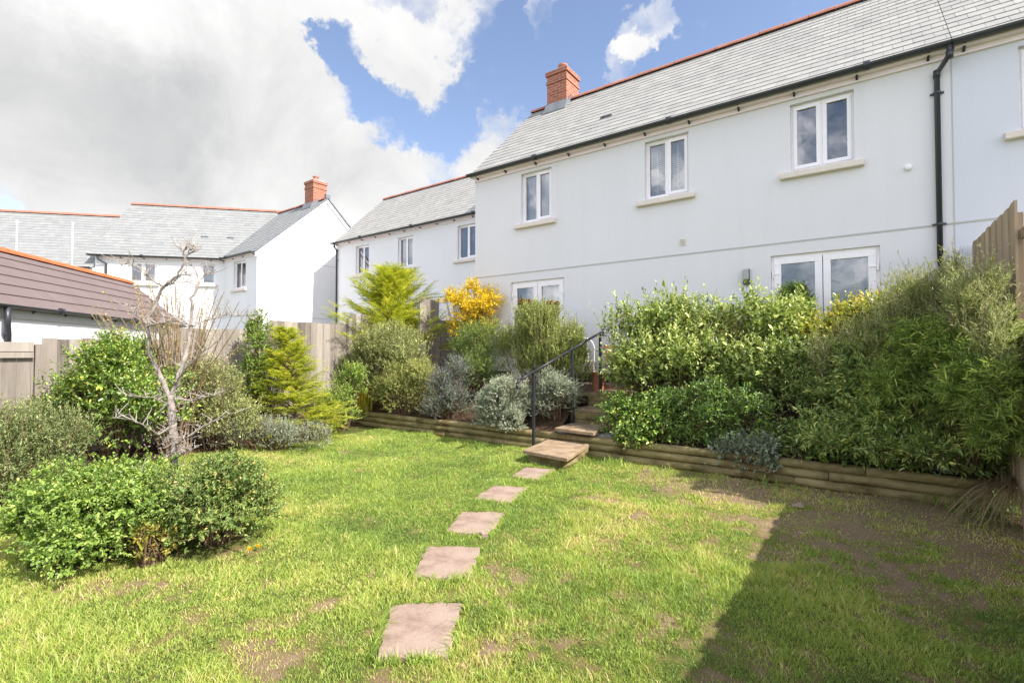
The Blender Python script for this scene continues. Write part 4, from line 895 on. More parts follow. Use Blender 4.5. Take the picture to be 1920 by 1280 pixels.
LM['lawn'] = leafmat('lawn_grass', [(0.0, (0.06, 0.11, 0.028)), (0.3, (0.115, 0.19, 0.036)), (0.6, (0.175, 0.25, 0.045)), (0.8, (0.25, 0.29, 0.08)), (1.0, (0.36, 0.32, 0.18))], 0.5, 0.35, 0.3, gain=2.0, kk=(1.17, 1.0, 1.1))
LM['dandelion'] = leafmat('dandelion_yellow', [(0.0, (0.8, 0.5, 0.01)), (1.0, (0.9, 0.62, 0.02))], 0.6, 0.3, gain=1.0)
LM['orange'] = leafmat('orange_flower', [(0.0, (0.7, 0.16, 0.06)), (1.0, (0.85, 0.3, 0.12))], 0.6, 0.3, gain=1.0)

def at(px, d, z=0.0):
    x, y = pos(px, d); return (x, y, z)
# --- left side
shrub('shrub', 'round leafy green bush left of the bare tree on the lawn, the nearest plant', 'bush', at(180, 3.95), [(0, 0, 0.38, 0.54, 0.48, 0.33), (-0.22, -0.1, 0.24, 0.34, 0.34, 0.2), (0.22, 0.1, 0.42, 0.38, 0.36, 0.24), (0.3, -0.22, 0.22, 0.3, 0.25, 0.18), (0.34, -0.12, 0.22, 0.26, 0.24, 0.19), (-0.05, 0.2, 0.4, 0.42, 0.38, 0.28)], LM['bush'],
      shoots=3500, slen=0.1, lps=9, L=0.031, W=0.019, angle=1.0, up=0.4, seed=3, fill=0.45, tint0=0.5, tsd=0.17, lump=0.25)
shrub('shrub', 'dense rounded dark green bush just right of the bare tree on the lawn', 'bush', at(408, 4.15), [(0, 0, 0.35, 0.47, 0.42, 0.33), (0.02, 0.08, 0.42, 0.36, 0.33, 0.26)], LM['dense'],
      shoots=2300, slen=0.09, lps=9, L=0.027, W=0.014, angle=1.0, up=0.3, seed=5, fill=0.4, tint0=0.5, tsd=0.17, lump=0.0)
shrub('shrub', 'small yellowing low shrub between the two bushes under the bare tree', 'bush', at(290, 3.8), [(0, 0, 0.13, 0.15, 0.12, 0.13)], LM['yellowing'], shoots=150, slen=0.09, lps=8, L=0.035, W=0.018, seed=6, fill=0.5, tint0=0.5)
shrub('hedge_shrub', 'dull green fine-leaved shrub at the left edge in front of the framed panel', 'shrub', at(10, 5.0), [(0, 0, 0.45, 0.7, 0.62, 0.48), (-0.5, 0.2, 0.5, 0.6, 0.6, 0.45), (0.35, 0.15, 0.35, 0.5, 0.45, 0.36), (0.1, 0.4, 0.7, 0.5, 0.4, 0.3)], LM['hedge'], shoots=2300, slen=0.2, lps=12, L=0.034, W=0.011, angle=0.8, up=0.7, seed=8, fill=0.5, tall=0.5, tint0=0.5)
shrub('shrub', 'large glossy holly-like shrub against the left fence behind the bare tree', 'shrub', at(215, 7.1), [(0, 0, 0.75, 0.85, 0.65, 0.75), (0.15, 0, 1.25, 0.6, 0.5, 0.45), (-0.85, -0.1, 0.5, 0.6, 0.55, 0.6), (-0.5, 0.1, 0.95, 0.45, 0.4, 0.4), (0.8, 0.2, 0.9, 0.6, 0.5, 0.5), (0.3, 0, 1.6, 0.3, 0.3, 0.25)], LM['holly'], shoots=3400, slen=0.22, lps=10, L=0.045, W=0.026, angle=1.0, up=0.6, seed=9, fill=0.6, tall=0.7)
shrub('shrub', 'pale olive-green shrub by the fence, right behind the bare tree', 'shrub', at(405, 8.0), [(0, 0, 0.75, 0.75, 0.5, 0.65), (0.4, 0.1, 0.5, 0.5, 0.4, 0.45), (-0.4, 0, 0.5, 0.5, 0.4, 0.5), (0, 0, 1.15, 0.5, 0.4, 0.35)], LM['olive'], shoots=1700, slen=0.22, lps=12, L=0.036, W=0.014, up=0.7, seed=10, fill=0.5, tall=0.5, tint0=0.45)
shrub('shrub', 'upright dark green shrub hugging the fence beside the small golden conifer', 'shrub', at(488, 9.1), [(0, 0, 0.7, 0.38, 0.4, 0.7), (0.05, 0, 1.5, 0.38, 0.35, 0.6), (0.2, 0.1, 1.0, 0.4, 0.4, 0.5), (-0.1, 0, 2.02, 0.2, 0.2, 0.3)], LM['holly'], shoots=1800, slen=0.14, lps=9, L=0.034, W=0.019, up=0.6, seed=12, fill=0.5, tall=0.6)
conifer('conifer', 'small golden conifer with a thin tall leader in front of the left fence', at(562, 8.9), 1.95, 0.85, LM['gold'], 13, 31, 9, lean=(-0.3, -0.1), frond=0.36, low=0.03, power=0.8, sag=0.35)
shrub('shrub', 'low silver-grey mound along the lawn edge under the small golden conifer', 'shrub', at(505, 8.05), [(-0.55, -0.32, 0.22, 0.45, 0.3, 0.24), (0.1, 0.05, 0.22, 0.45, 0.3, 0.24), (0.6, 0.4, 0.2, 0.42, 0.3, 0.21), (-0.15, 0.1, 0.35, 0.4, 0.3, 0.2)], LM['silver'], shoots=1500, slen=0.13, lps=14, L=0.02, W=0.009, up=0.9, seed=14, fill=0.45, tall=0.3)
shrub('shrub', 'light green leafy shrub at the far corner between lawn and log wall', 'shrub', at(640, 10.2), [(0, 0, 0.42, 0.42, 0.4, 0.45), (-0.3, -0.1, 0.25, 0.35, 0.3, 0.28), (0.1, 0.2, 0.95, 0.3, 0.3, 0.42)], LM['bush'], shoots=1100, slen=0.17, lps=10, L=0.04, W=0.02, up=0.8, seed=15, fill=0.5, tall=0.4, tint0=0.6)
shrub('shrub', 'small plant with orange-pink flowers at the foot of the golden conifer', 'flowering plant', at(596, 9.3), [(0, 0, 0.3, 0.2, 0.2, 0.25)], LM['hedge'], shoots=160, slen=0.14, lps=8, L=0.035, W=0.014, seed=16, flowers=(LM['orange'], 0.05, 0.05, 'flowers'))
straps('strap_leaf_plant', 'lime-green strap leaves low in the border left of the bare tree', 'plant', at(235, 5.6), 240, 0.36, 0.022, LM['lily'], 17, 1.0, 0.28, 0.6)
# --- bed left of the steps
BZ = lambda p: float(bed_z(np.array(p[0]), np.array(p[1])))
def ab(px, d):
    p = pos(px, d); z = BZ(p) if p[1] > 6.9 else 0.0
    return (p[0], p[1], z)
straps('strap_leaf_plant', 'flax with upright lime and orange strap leaves at the left end of the log wall', 'plant', ab(682, 10.9), 46, 0.62, 0.035, LM['flax'], 18, 0.45, 0.08, 0.25)
conifer('conifer', 'tall feathery golden conifer behind the grey-green bush, in front of the set-back house', ab(735, 12.4), 2.75, 1.65, LM['gold'], 19, 36, 10, frond=0.62, rise=0.3, low=0.12, power=0.6, sag=0.3, fine=1.4)
shrub('shrub', 'big rounded grey-green bush in the bed below the tall golden conifer', 'shrub', ab(725, 11.0), [(0, 0, 0.8, 1.0, 0.6, 0.8), (-0.65, -0.2, 0.5, 0.65, 0.4, 0.55), (0.6, 0.1, 0.9, 0.6, 0.5, 0.6), (0, 0.1, 1.3, 0.7, 0.5, 0.42), (-0.5, 0.1, 1.1, 0.5, 0.4, 0.4)], LM['olive'], shoots=3600, slen=0.2, lps=12, L=0.038, W=0.016, up=0.8, seed=20, fill=0.5, tall=0.5, tint0=0.42)
shrub('shrub', 'bronze-green fine-leaved shrub spilling over the log wall', 'shrub', ab(752, 10.3), [(0, 0, 0.32, 0.58, 0.4, 0.45), (0.5, 0.1, 0.5, 0.42, 0.35, 0.5), (0.05, 0.0, 0.72, 0.45, 0.35, 0.35), (0.5, 0.1, 0.9, 0.3, 0.3, 0.25), (-0.5, 0, 0.35, 0.35, 0.3, 0.35)], LM['bronze'], shoots=3000, slen=0.12, lps=11, L=0.024, W=0.012, up=0.4, seed=21, fill=0.4, cutz=0.16)
shrub('rosemary', 'rosemary with pale lilac flowers leaning over the logs', 'shrub', ab(842, 9.65), [(0, 0, 0.4, 0.42, 0.36, 0.42), (-0.2, -0.2, 0.1, 0.3, 0.22, 0.3), (0.1, 0.1, 0.75, 0.3, 0.25, 0.35), (0.25, 0, 0.3, 0.3, 0.25, 0.35)], LM['rosemary'], shoots=1300, slen=0.26, lps=26, L=0.026, W=0.005, angle=0.8, up=0.8, seed=22, fill=0.6, flowers=(LM['lav'], 0.17, 0.015, 'flowers'), cutz=0.12)
shrub('flowering_shrub', 'shrub covered with bright yellow blossom between the golden conifer and the french doors', 'flowering shrub', ab(884, 11.3), [(0, 0, 1.75, 0.55, 0.4, 0.42), (0.45, 0.1, 1.95, 0.35, 0.3, 0.32), (-0.45, 0, 2.02, 0.36, 0.3, 0.25), (0.1, 0, 1.3, 0.4, 0.35, 0.35), (0.1, 0, 2.25, 0.25, 0.2, 0.2), (0.2, 0, 1.5, 0.5, 0.4, 0.35), (-0.25, -0.1, 1.35, 0.35, 0.3, 0.35)], LM['bronze'], shoots=950, slen=0.24, lps=12, L=0.02, W=0.01, up=0.25, seed=23, fill=0.9, tall=0.5, flowers=(LM['yellow'], 1.0, 0.034, 'blossom'), stems=30, stem_r=0.012)
shrub('heath_shrub', 'fine-leaved green shrub under the yellow blossom, dark at its foot', 'shrub', ab(895, 10.1), [(0, 0, 0.5, 0.5, 0.4, 0.55), (0.0, 0.1, 1.0, 0.5, 0.4, 0.42), (0.25, -0.1, 0.3, 0.5, 0.35, 0.35), (-0.35, 0.1, 0.8, 0.35, 0.3, 0.35)], LM['fir'], shoots=2600, slen=0.16, lps=18, L=0.024, W=0.007, angle=0.8, up=0.3, seed=24, fill=0.4, tint0=0.5)
shrub('shrub', 'large upright olive-leaved bush in front of the left french doors', 'shrub', ab(1012, 9.5), [(0, 0, 0.6, 0.74, 0.5, 0.62), (-0.1, 0, 1.1, 0.68, 0.45, 0.45), (0.45, 0, 0.75, 0.55, 0.4, 0.55), (0, 0, 1.4, 0.48, 0.38, 0.28), (0.8, 0, 0.5, 0.35, 0.3, 0.4), (-0.55, 0, 0.9, 0.4, 0.3, 0.4)], LM['olive2'], shoots=4600, slen=0.22, lps=16, L=0.034, W=0.013, angle=0.7, up=1.5, seed=25, fill=0.5, tall=0.5, tint0=0.4, stem_m=M['twig'])
shrub('shrub', 'silver-leaved mound over the logs, left of the lowest handrail post', 'shrub', ab(948, 8.7), [(0, -0.1, 0.3, 0.45, 0.36, 0.36), (0.1, -0.1, 0.5, 0.4, 0.34, 0.32), (-0.3, -0.15, 0.1, 0.3, 0.22, 0.28), (0.25, -0.2, 0.1, 0.3, 0.2, 0.28)], LM['silver'], shoots=3000, slen=0.12, lps=14, L=0.022, W=0.012, up=0.6, seed=26, fill=0.4, cutz=0.08, tint0=0.5)
shrub('shrub', 'silver-leaved mound right of the lowest handrail post, leaning over the steps', 'shrub', ab(1040, 8.5), [(0, 0, 0.3, 0.42, 0.36, 0.38), (0.12, 0.05, 0.45, 0.36, 0.3, 0.3), (-0.3, -0.1, 0.15, 0.3, 0.25, 0.3)], LM['silver'], shoots=2500, slen=0.12, lps=14, L=0.022, W=0.012, up=0.6, seed=27, fill=0.4, cutz=0.12, tint0=0.42)
# --- bed right of the steps
shrub('shrub', 'tall loose shrub with pale oval leaves just right of the steps and handrail', 'shrub', ab(1225, 8.1), [(0, 0, 0.7, 0.72, 0.45, 0.6), (-0.2, 0, 1.2, 0.68, 0.4, 0.38), (0.5, 0, 1.05, 0.6, 0.4, 0.5), (-0.3, -0.1, 0.4, 0.5, 0.3, 0.38), (0.25, 0.0, 1.42, 0.5, 0.35, 0.25), (0.5, -0.1, 0.5, 0.5, 0.35, 0.45), (0.1, -0.55, 0.55, 0.55, 0.3, 0.38), (0.75, -0.4, 0.6, 0.5, 0.35, 0.4)], LM['large'], shoots=1600, slen=0.38, lps=10, L=0.076, W=0.034, angle=0.85, up=1.0, seed=30, fill=0.8, tall=1.5, stems=26, tint0=0.46, tsd=0.2)
shrub('shrub', 'twiggy half-bare growth with yellowing leaves filling the gap right of the pale-leaved shrub', 'shrub', ab(1335, 7.6), [(0, 0, 0.55, 0.6, 0.35, 0.5), (0, 0.1, 0.95, 0.5, 0.35, 0.35)], LM['bronze'], shoots=900, slen=0.26, lps=11, L=0.036, W=0.015, up=0.9, seed=131, fill=0.7, tall=0.5, stems=40, stem_m=M['twig'], tint0=0.5)
shrub('ivy', 'dark glossy ivy tumbling over the logs right of the lowest step', 'ivy', ab(1185, 7.45), [(0, 0, 0.2, 0.4, 0.28, 0.38), (0.35, -0.1, 0.1, 0.4, 0.22, 0.36), (-0.1, 0.2, 0.35, 0.36, 0.25, 0.25), (0.1, -0.3, -0.02, 0.25, 0.14, 0.22)], LM['ivy'], shoots=800, slen=0.2, lps=8, L=0.05, W=0.036, angle=1.1, up=0.2, seed=31, fill=0.6, tall=0.6, cutz=0.2, tint0=0.62)
shrub('trailing_shrub', 'small-leaved dark trailing shrub hanging over the logs below the pale-leaved shrub', 'shrub', ab(1275, 7.15), [(0, 0, 0.25, 0.6, 0.28, 0.38), (0.2, -0.15, -0.05, 0.28, 0.16, 0.28), (-0.3, 0, 0.35, 0.45, 0.3, 0.3), (0.5, -0.1, 0.35, 0.55, 0.3, 0.4), (0.95, -0.1, 0.3, 0.4, 0.3, 0.35), (-0.2, -0.3, 0.0, 0.22, 0.14, 0.24)], LM['ivy'], shoots=1700, slen=0.16, lps=10, L=0.03, W=0.018, up=0.1, seed=32, fill=0.55, cutz=0.06, tint0=0.5)
shrub('shrub', 'leafy mid-green shrub in front of the wall lamp, centre of the right-hand bed', 'shrub', ab(1420, 7.35), [(0, 0, 0.75, 0.7, 0.45, 0.55), (0.1, 0, 1.2, 0.6, 0.4, 0.38), (-0.6, 0, 0.95, 0.5, 0.4, 0.42), (0.45, -0.1, 0.6, 0.6, 0.4, 0.5), (0.5, 0, 1.15, 0.4, 0.35, 0.35), (-0.3, -0.15, 0.4, 0.5, 0.3, 0.35), (0.2, -0.45, 0.5, 0.6, 0.3, 0.4), (-0.5, -0.35, 0.55, 0.4, 0.3, 0.4)], LM['large'], shoots=1600, slen=0.36, lps=10, L=0.08, W=0.037, angle=0.9, up=0.8, seed=33, fill=0.8, tall=1.4, stems=24, tint0=0.45, tsd=0.2)
conifer('conifer', 'small dark feathery plant standing against the glass of the right french doors', ab(1490, 7.7), 1.75, 0.62, LM['fir'], 34, 22, 6, frond=0.34, rise=0.5, low=0.3)
shrub('shrub', 'yellow-green glossy shrub with stiff upright tips below the right french doors', 'shrub', ab(1610, 6.7), [(0, 0, 0.85, 0.62, 0.42, 0.45), (0.4, 0, 1.15, 0.5, 0.36, 0.36), (-0.4, -0.1, 0.75, 0.5, 0.35, 0.45), (0.05, 0.05, 1.2, 0.4, 0.35, 0.25), (0.1, -0.35, 0.65, 0.5, 0.3, 0.35)], LM['varieg'], shoots=1600, slen=0.28, lps=10, L=0.058, W=0.033, angle=0.85, up=0.9, seed=35, fill=0.75, tall=1.3, tint0=0.5, tsd=0.2)
shrub('shrub', 'dense dark middle growth behind the lance-leaved bush', 'shrub', ab(1540, 6.55), [(0, 0, 0.45, 0.85, 0.4, 0.5), (0.7, 0, 0.5, 0.6, 0.4, 0.5), (-0.8, 0.1, 0.45, 0.6, 0.4, 0.45), (-0.4, -0.15, 0.25, 0.5, 0.3, 0.33), (0.2, -0.2, 0.2, 0.5, 0.3, 0.3)], LM['laurel'], shoots=2300, slen=0.26, lps=9, L=0.05, W=0.022, up=0.5, seed=36, fill=0.5, tint0=0.5)
shrub('shrub', 'dark lance-leaved bush hanging over the log wall at the right', 'shrub', ab(1700, 5.75), [(0, 0, 0.42, 0.75, 0.4, 0.45), (0.3, -0.32, 0.12, 0.55, 0.28, 0.3), (-0.45, -0.3, 0.1, 0.5, 0.25, 0.32), (-0.2, 0.1, 0.8, 0.55, 0.38, 0.38), (0.35, 0, 0.65, 0.5, 0.35, 0.38), (-0.05, -0.35, 0.25, 0.55, 0.28, 0.3), (0.6, -0.35, 0.2, 0.4, 0.28, 0.3), (0.1, -0.6, 0.0, 0.5, 0.2, 0.22), (-0.55, -0.55, 0.0, 0.4, 0.2, 0.22)], LM['laurel'], shoots=3700, slen=0.22, lps=10, L=0.072, W=0.02, angle=0.85, up=0.3, seed=37, fill=0.5, tint0=0.6, curve=0.15, cutz=0.1)
shrub('silver_shrub', 'small silver-grey round-leaved plant growing against the front of the log wall', 'shrub', at(1388, 6.45, 0.0), [(0, 0, 0.28, 0.3, 0.2, 0.24), (0.25, -0.05, 0.24, 0.26, 0.18, 0.24), (-0.2, 0, 0.22, 0.22, 0.16, 0.2)], LM['senecio'], shoots=750, slen=0.14, lps=9, L=0.045, W=0.024, up=0.7, seed=38, fill=0.5, tint0=0.55)
shrub('trailing_shrub', 'thin green creeper hanging down the logs beside the silver-grey plant', 'shrub', ab(1500, 6.1), [(0, -0.05, 0.1, 0.36, 0.16, 0.3), (0.25, 0, 0.2, 0.3, 0.2, 0.28)], LM['ivy'], shoots=420, slen=0.14, lps=9, L=0.034, W=0.02, up=0.1, seed=39, fill=0.6, cutz=0.05, tint0=0.5)
straps('broad_leaf_plant', 'plant with a few big heart-shaped green leaves above the logs', 'plant', ab(1540, 5.95), 16, 0.19, 0.12, LM['ivy'], 40, 1.1, 0.07, 0.5)
shrub('willowy_shrub', 'tall pale willowy shrub with fine grey-green leaves by the tall tan fence', 'shrub', (0.45, 7.55, 0.55), [(0, 0, 1.1, 0.55, 0.5, 0.6), (-0.45, 0.1, 0.9, 0.5, 0.4, 0.5), (0.25, -0.3, 1.4, 0.4, 0.45, 0.5), (0.05, 0.1, 1.55, 0.4, 0.35, 0.38), (0.4, -0.75, 1.35, 0.3, 0.4, 0.6), (0.42, -1.05, 1.25, 0.25, 0.35, 0.6), (-0.8, 0, 0.75, 0.3, 0.3, 0.4), (0.45, -1.3, 0.9, 0.2, 0.3, 0.5)], LM['willow'], shoots=4400, slen=0.32, lps=20, L=0.044, W=0.0075, angle=0.65, up=1.1, seed=41, fill=0.85, tall=0.9, stems=40, tint0=0.45, stem_m=M['twig'])
shrub('narrow_leaf_tree', 'dark bushy shrub with long narrow drooping leaves and a bent stem at the right edge', 'shrub', (0.72, 7.0, 0.5), [(0, 0, 0.75, 0.42, 0.45, 0.5), (-0.35, 0.05, 0.5, 0.45, 0.4, 0.45), (0.12, -0.45, 0.7, 0.3, 0.4, 0.5), (0.1, -0.3, 1.1, 0.35, 0.45, 0.4), (-0.1, 0, 1.15, 0.4, 0.4, 0.3), (0.12, -0.75, 0.75, 0.25, 0.3, 0.5), (0.2, -1.0, 0.55, 0.18, 0.3, 0.45), (0.2, -0.6, 0.3, 0.2, 0.4, 0.3)], LM['bamboo'], shoots=3000, slen=0.16, lps=14, L=0.075, W=0.0075, angle=1.0, up=0.3, seed=42, fill=0.7, tint0=0.55, droop=0.3, tipvar=0.1)
g = G(); p0 = Vector((0.9, 6.98, 0.33)); g.tube([p0, p0+Vector((0.02, 0.02, 0.14)), p0+Vector((-0.03, 0.05, 0.25)), p0+Vector((-0.05, 0.1, 0.5)), p0+Vector((-0.1, 0.15, 0.9))], [0.036, 0.034, 0.03, 0.025, 0.015], 10)
tag(put('tree_stem', g, M['bark'], smooth=True), 'bent bare woody stem rising from the bed at the right edge', 'stem')
g = G(); p0 = Vector((0.62, 7.02, 0.34)); rr = random.Random(3)
g.v = []; n1, n2 = 14, 9
for i in range(n2):
    for k in range(n1):
        a = 2*math.pi*k/n1; f = math.pi*i/(n2-1); q = 1+0.25*math.sin(3*a+i)+rr.uniform(-.1, .1)
        g.v.append((p0.x+0.15*q*math.sin(f)*math.cos(a), p0.y+0.12*q*math.sin(f)*math.sin(a), p0.z+0.05+0.07*q*math.cos(f))); g.t.append(0.5)
for i in range(n2-1):
    for k in range(n1): g.f.append((i*n1+k, i*n1+(k+1) % n1, (i+1)*n1+(k+1) % n1, (i+1)*n1+k))
tag(put('rock', g, M['bag']), 'crumpled grey lump lying on the soil beside the bent stem', 'rock')
straps('grass_tuft', 'long dark green grass leaning in front of the right end of the logs', 'grass tuft', at(1865, 5.0, 0.0), 420, 0.34, 0.007, LM['longgrass'], 43, 0.8, 0.2, 0.6)
straps('grass_tuft', 'smaller tuft of long grass left of the straw at the log wall foot', 'grass tuft', at(1770, 5.3, 0.0), 220, 0.24, 0.006, LM['longgrass'], 44, 0.8, 0.16, 0.6)
straps('straw_clump', 'dry straw-coloured grass hanging over the log end at the right edge', 'dry grass', at(1905, 4.75, 0.3), 700, 0.42, 0.006, LM['straw'], 45, 1.0, 0.1, 1.5, up=0.5)
for px, d, sd, mk, lb in ((1330, 6.95, 231, 'ivy', 'low green creeper spilling over the top log right of the trailing shrub'), (1480, 6.35, 232, 'laurel', 'low leafy plant over the top log between the silver-grey plant and big heart-shaped leaves'),
                          (1640, 5.75, 233, 'ivy', 'dark green creeper hanging over the logs under the lance-leaved bush'), (1800, 5.35, 234, 'laurel', 'low leafy plant over the logs left of the bent stem')):
    b_ = ab(px, d); shrub('creeping_plant', lb, 'plant', (b_[0], max(b_[1], 6.98), b_[2] if b_[2] > 0.2 else 0.3), [(0, -0.05, 0.1, 0.38, 0.22, 0.2), (0.2, -0.22, -0.06, 0.25, 0.12, 0.2), (-0.25, -0.2, 0.0, 0.2, 0.12, 0.18)], LM[mk], shoots=520, slen=0.16, lps=9, L=0.042, W=0.019, up=0.1, seed=sd, fill=0.6, cutz=0.07, tint0=0.5, curve=0.2)
# more grass tufts at the foot of the wall
for i, (px, d, n, L_) in enumerate([(1150, 6.95, 110, 0.16), (1010, 7.35, 90, 0.13), (900, 8.3, 120, 0.13), (1445, 5.9, 50, 0.15), (1240, 6.6, 60, 0.12), (800, 9.3, 120, 0.14)]):
    straps('grass_tuft', ['grass tuft on the lawn just right of the lowest step', 'grass tuft at the left front corner of the lowest step', 'grass tuft at the log foot under the left silver mound',
                          'thin grass tuft right of the silver-grey plant at the logs', 'grass tuft on the worn earth below the trailing shrub', 'grass tuft at the log foot below the rosemary'][i], 'grass tuft', at(px, d, 0.0), n, L_, 0.006, LM['longgrass'], 50+i, 0.9, 0.09, 0.4)
for i, (px, d) in enumerate([(472, 3.86), (488, 3.98)]):
    b0 = at(px, d, 0.0); t = thing('dandelion', b0, ['open yellow dandelion at the right foot of the dense bush', 'smaller yellow dandelion beside the open one, right of the dense bush'][i], 'flower')
    g = G(); g.tube([b0, (b0[0], b0[1], 0.07-0.02*i)], 0.002, 5); put('stalk', g, M['stem'], t)
    r = np.random.default_rng(70+i); n = 70; a = r.random(n)*6.28; el = r.random(n)*1.2
    D = np.stack([np.cos(a)*np.cos(el), np.sin(a)*np.cos(el), np.sin(el)], 1); P = np.tile(np.array([b0[0], b0[1], 0.07-0.02*i]), (n, 1))
    V, Q = leaf_mesh(P, D, np.tile(UP, (n, 1))+r.normal(0, .1, (n, 3)), np.full(n, 0.026-0.006*i), np.full(n, 0.005), 0.1, 0.1); put_np('flower_head', V, Q, np.repeat(r.random(n), 6), LM['dandelion'], t)

# --- the bare, lichened tree, limbs set from the photo at its own distance
tree = thing('bare_tree', at(328, 4.6), 'bare lichen-covered small tree with two crooked limbs, standing between two bushes', 'tree')
def tp(px, py, d): x, y = pos(px, d); return Vector((x, y, zat(py, d)))
rt = random.Random(12)
limbs = [([(331, 985, 4.6), (330, 900, 4.6), (329, 830, 4.6), (325, 780, 4.6), (321, 740, 4.6)], 0.056, 0.042),
 ([(320, 745, 4.6), (303, 706, 4.57), (281, 665, 4.55), (277, 620, 4.5), (276, 600, 4.5), (293, 565, 4.5), (303, 538, 4.48), (330, 516, 4.46), (345, 490, 4.45), (340, 470, 4.45), (352, 456, 4.45)], 0.034, 0.008),
 ([(321, 745, 4.6), (338, 700, 4.64), (352, 650, 4.7), (358, 610, 4.72), (360, 590, 4.72), (357, 560, 4.72), (372, 530, 4.75), (368, 510, 4.75), (345, 485, 4.75)], 0.034, 0.007),
 ([(303, 538, 4.48), (280, 520, 4.4), (262, 503, 4.35), (240, 492, 4.3), (222, 498, 4.3)], 0.012, 0.004),
 ([(303, 538, 4.48), (322, 530, 4.5), (335, 515, 4.55), (356, 517, 4.6)], 0.011, 0.004),
 ([(368, 535, 4.75), (382, 515, 4.8), (397, 512, 4.85)], 0.009, 0.004), ([(368, 535, 4.75), (350, 527, 4.7), (338, 530, 4.65)], 0.008, 0.003),
 ([(345, 488, 4.45), (352, 470, 4.43), (362, 462, 4.4), (368, 468, 4.4)], 0.007, 0.003), ([(345, 480, 4.45), (338, 468, 4.5), (335, 455, 4.5)], 0.007, 0.003),
 ([(276, 610, 4.5), (255, 590, 4.4), (240, 575, 4.35)], 0.014, 0.004), ([(276, 612, 4.5), (300, 606, 4.4), (335, 600, 4.3), (352, 612, 4.2)], 0.012, 0.004),
 ([(360, 612, 4.72), (385, 602, 4.8), (415, 593, 4.9), (455, 590, 5.0), (475, 600, 5.05)], 0.012, 0.003), ([(360, 610, 4.72), (345, 606, 4.6), (325, 598, 4.5), (300, 590, 4.45)], 0.01, 0.003),
 ([(322, 800, 4.6), (300, 815, 4.3), (270, 795, 4.1), (245, 785, 4.0), (212, 782, 3.95)], 0.014, 0.004),
 ([(330, 832, 4.6), (360, 815, 4.4), (400, 790, 4.3), (445, 772, 4.25)], 0.013, 0.003), ([(322, 760, 4.6), (290, 745, 4.4), (240, 742, 4.3)], 0.011, 0.003),
 ([(328, 745, 4.6), (360, 750, 4.5), (415, 738, 4.4)], 0.01, 0.003), ([(330, 880, 4.6), (305, 890, 4.4), (275, 885, 4.25), (258, 888, 4.2)], 0.013, 0.005),
 ([(330, 905, 4.6), (300, 915, 4.35), (268, 912, 4.2)], 0.012, 0.004), ([(328, 720, 4.6), (350, 690, 4.5), (380, 660, 4.4), (410, 640, 4.35)], 0.012, 0.003),
 ([(331, 860, 4.6), (350, 845, 4.45), (368, 838, 4.4)], 0.01, 0.003)]
g = G(); tw = G()
def fine(pts, n=4):
    out = []
    for a, b in zip(pts[:-1], pts[1:]):
        for k in range(n): out.append(a.lerp(b, k/n)+Vector([rt.uniform(-0.007, 0.007) for _ in range(3)]))
    return out+[pts[-1]]
for pl, r0, r1 in limbs:
    pts = fine([tp(*p) for p in pl]); rad = [max(0.002, 0.62*r0+(0.75*r1-0.62*r0)*i/(len(pts)-1))*rt.uniform(0.88, 1.14) for i in range(len(pts))]
    g.tube(pts, rad, 10)
    dens = 5 if r0 > 0.02 else 7
    for i in range(2, len(pts)):
        for _ in range(dens if r0 < 0.03 else (2 if r0 < 0.05 else 2)):
            if rt.random() < 0.27:
                s = pts[i]; dv = Vector([rt.gauss(0, 1) for _ in range(3)]); dv.z = abs(dv.z)*0.5+0.1; dv.normalize(); ln = rt.uniform(0.03, 0.12)*(1.4 if r0 < 0.03 else 1)
                m1 = s+dv*ln*0.5+Vector((rt.uniform(-.01, .01), rt.uniform(-.01, .01), 0.012)); e = m1+(dv+Vector((rt.uniform(-.5, .5), rt.uniform(-.5, .5), rt.uniform(-.1, .6))))*ln*0.4
                tw.tube([s, m1, e], [0.0034, 0.0027, 0.0016], 5, True)
                if rt.random() < 0.6: tw.tube([e, e+Vector((rt.uniform(-.01, .01), rt.uniform(-.01, .01), .012))], [0.0036, 0.0016], 5)
# dense lichened spur growth low on the trunk
for i in range(95):
    py = rt.uniform(735, 925); s = tp(320+8*min(1, max(0, (py-740)/100))+rt.uniform(-2, 2), py, 4.6); dv = Vector([rt.gauss(0, 1) for _ in range(3)]).normalized(); ln = rt.uniform(0.03, 0.13)
    m1 = s+dv*ln; e = m1+Vector([rt.gauss(0, 0.6)*ln for _ in range(3)]); tw.tube([s, m1, e], [0.003, 0.0024, 0.0014], 5)
put('trunk', g, M['bark'], tree, smooth=True); put('twigs', tw, M['lichen'], tree)
r = np.random.default_rng(90); n = 420
pyy = r.uniform(500, 925, n); pxx = 325+r.normal(0, 34, n); dd_ = 4.5+r.normal(0, .14, n)
P = np.array([tp(a, b, c) for a, b, c in zip(pxx, pyy, dd_)]); q = (P[:, 2] < 1.35) | (r.random(n) < 0.12); P = P[q]; n = len(P)
V, Q = leaf_mesh(P, nrm(r.normal(0, 1, (n, 3))), nrm(r.normal(0, 1, (n, 3))), np.full(n, 0.02)*np.exp(r.normal(0, .3, n)), np.full(n, 0.013), 0.4, 0.2)
put_np('lichen', V, Q, np.repeat(r.random(n), 6), leafmat('pale_lichen', [(0.0, (0.16, 0.145, 0.12)), (0.6, (0.28, 0.26, 0.23)), (1.0, (0.42, 0.40, 0.38))], 0.9, 0.1, 0.1, 1.0), tree)['kind'] = 'stuff'
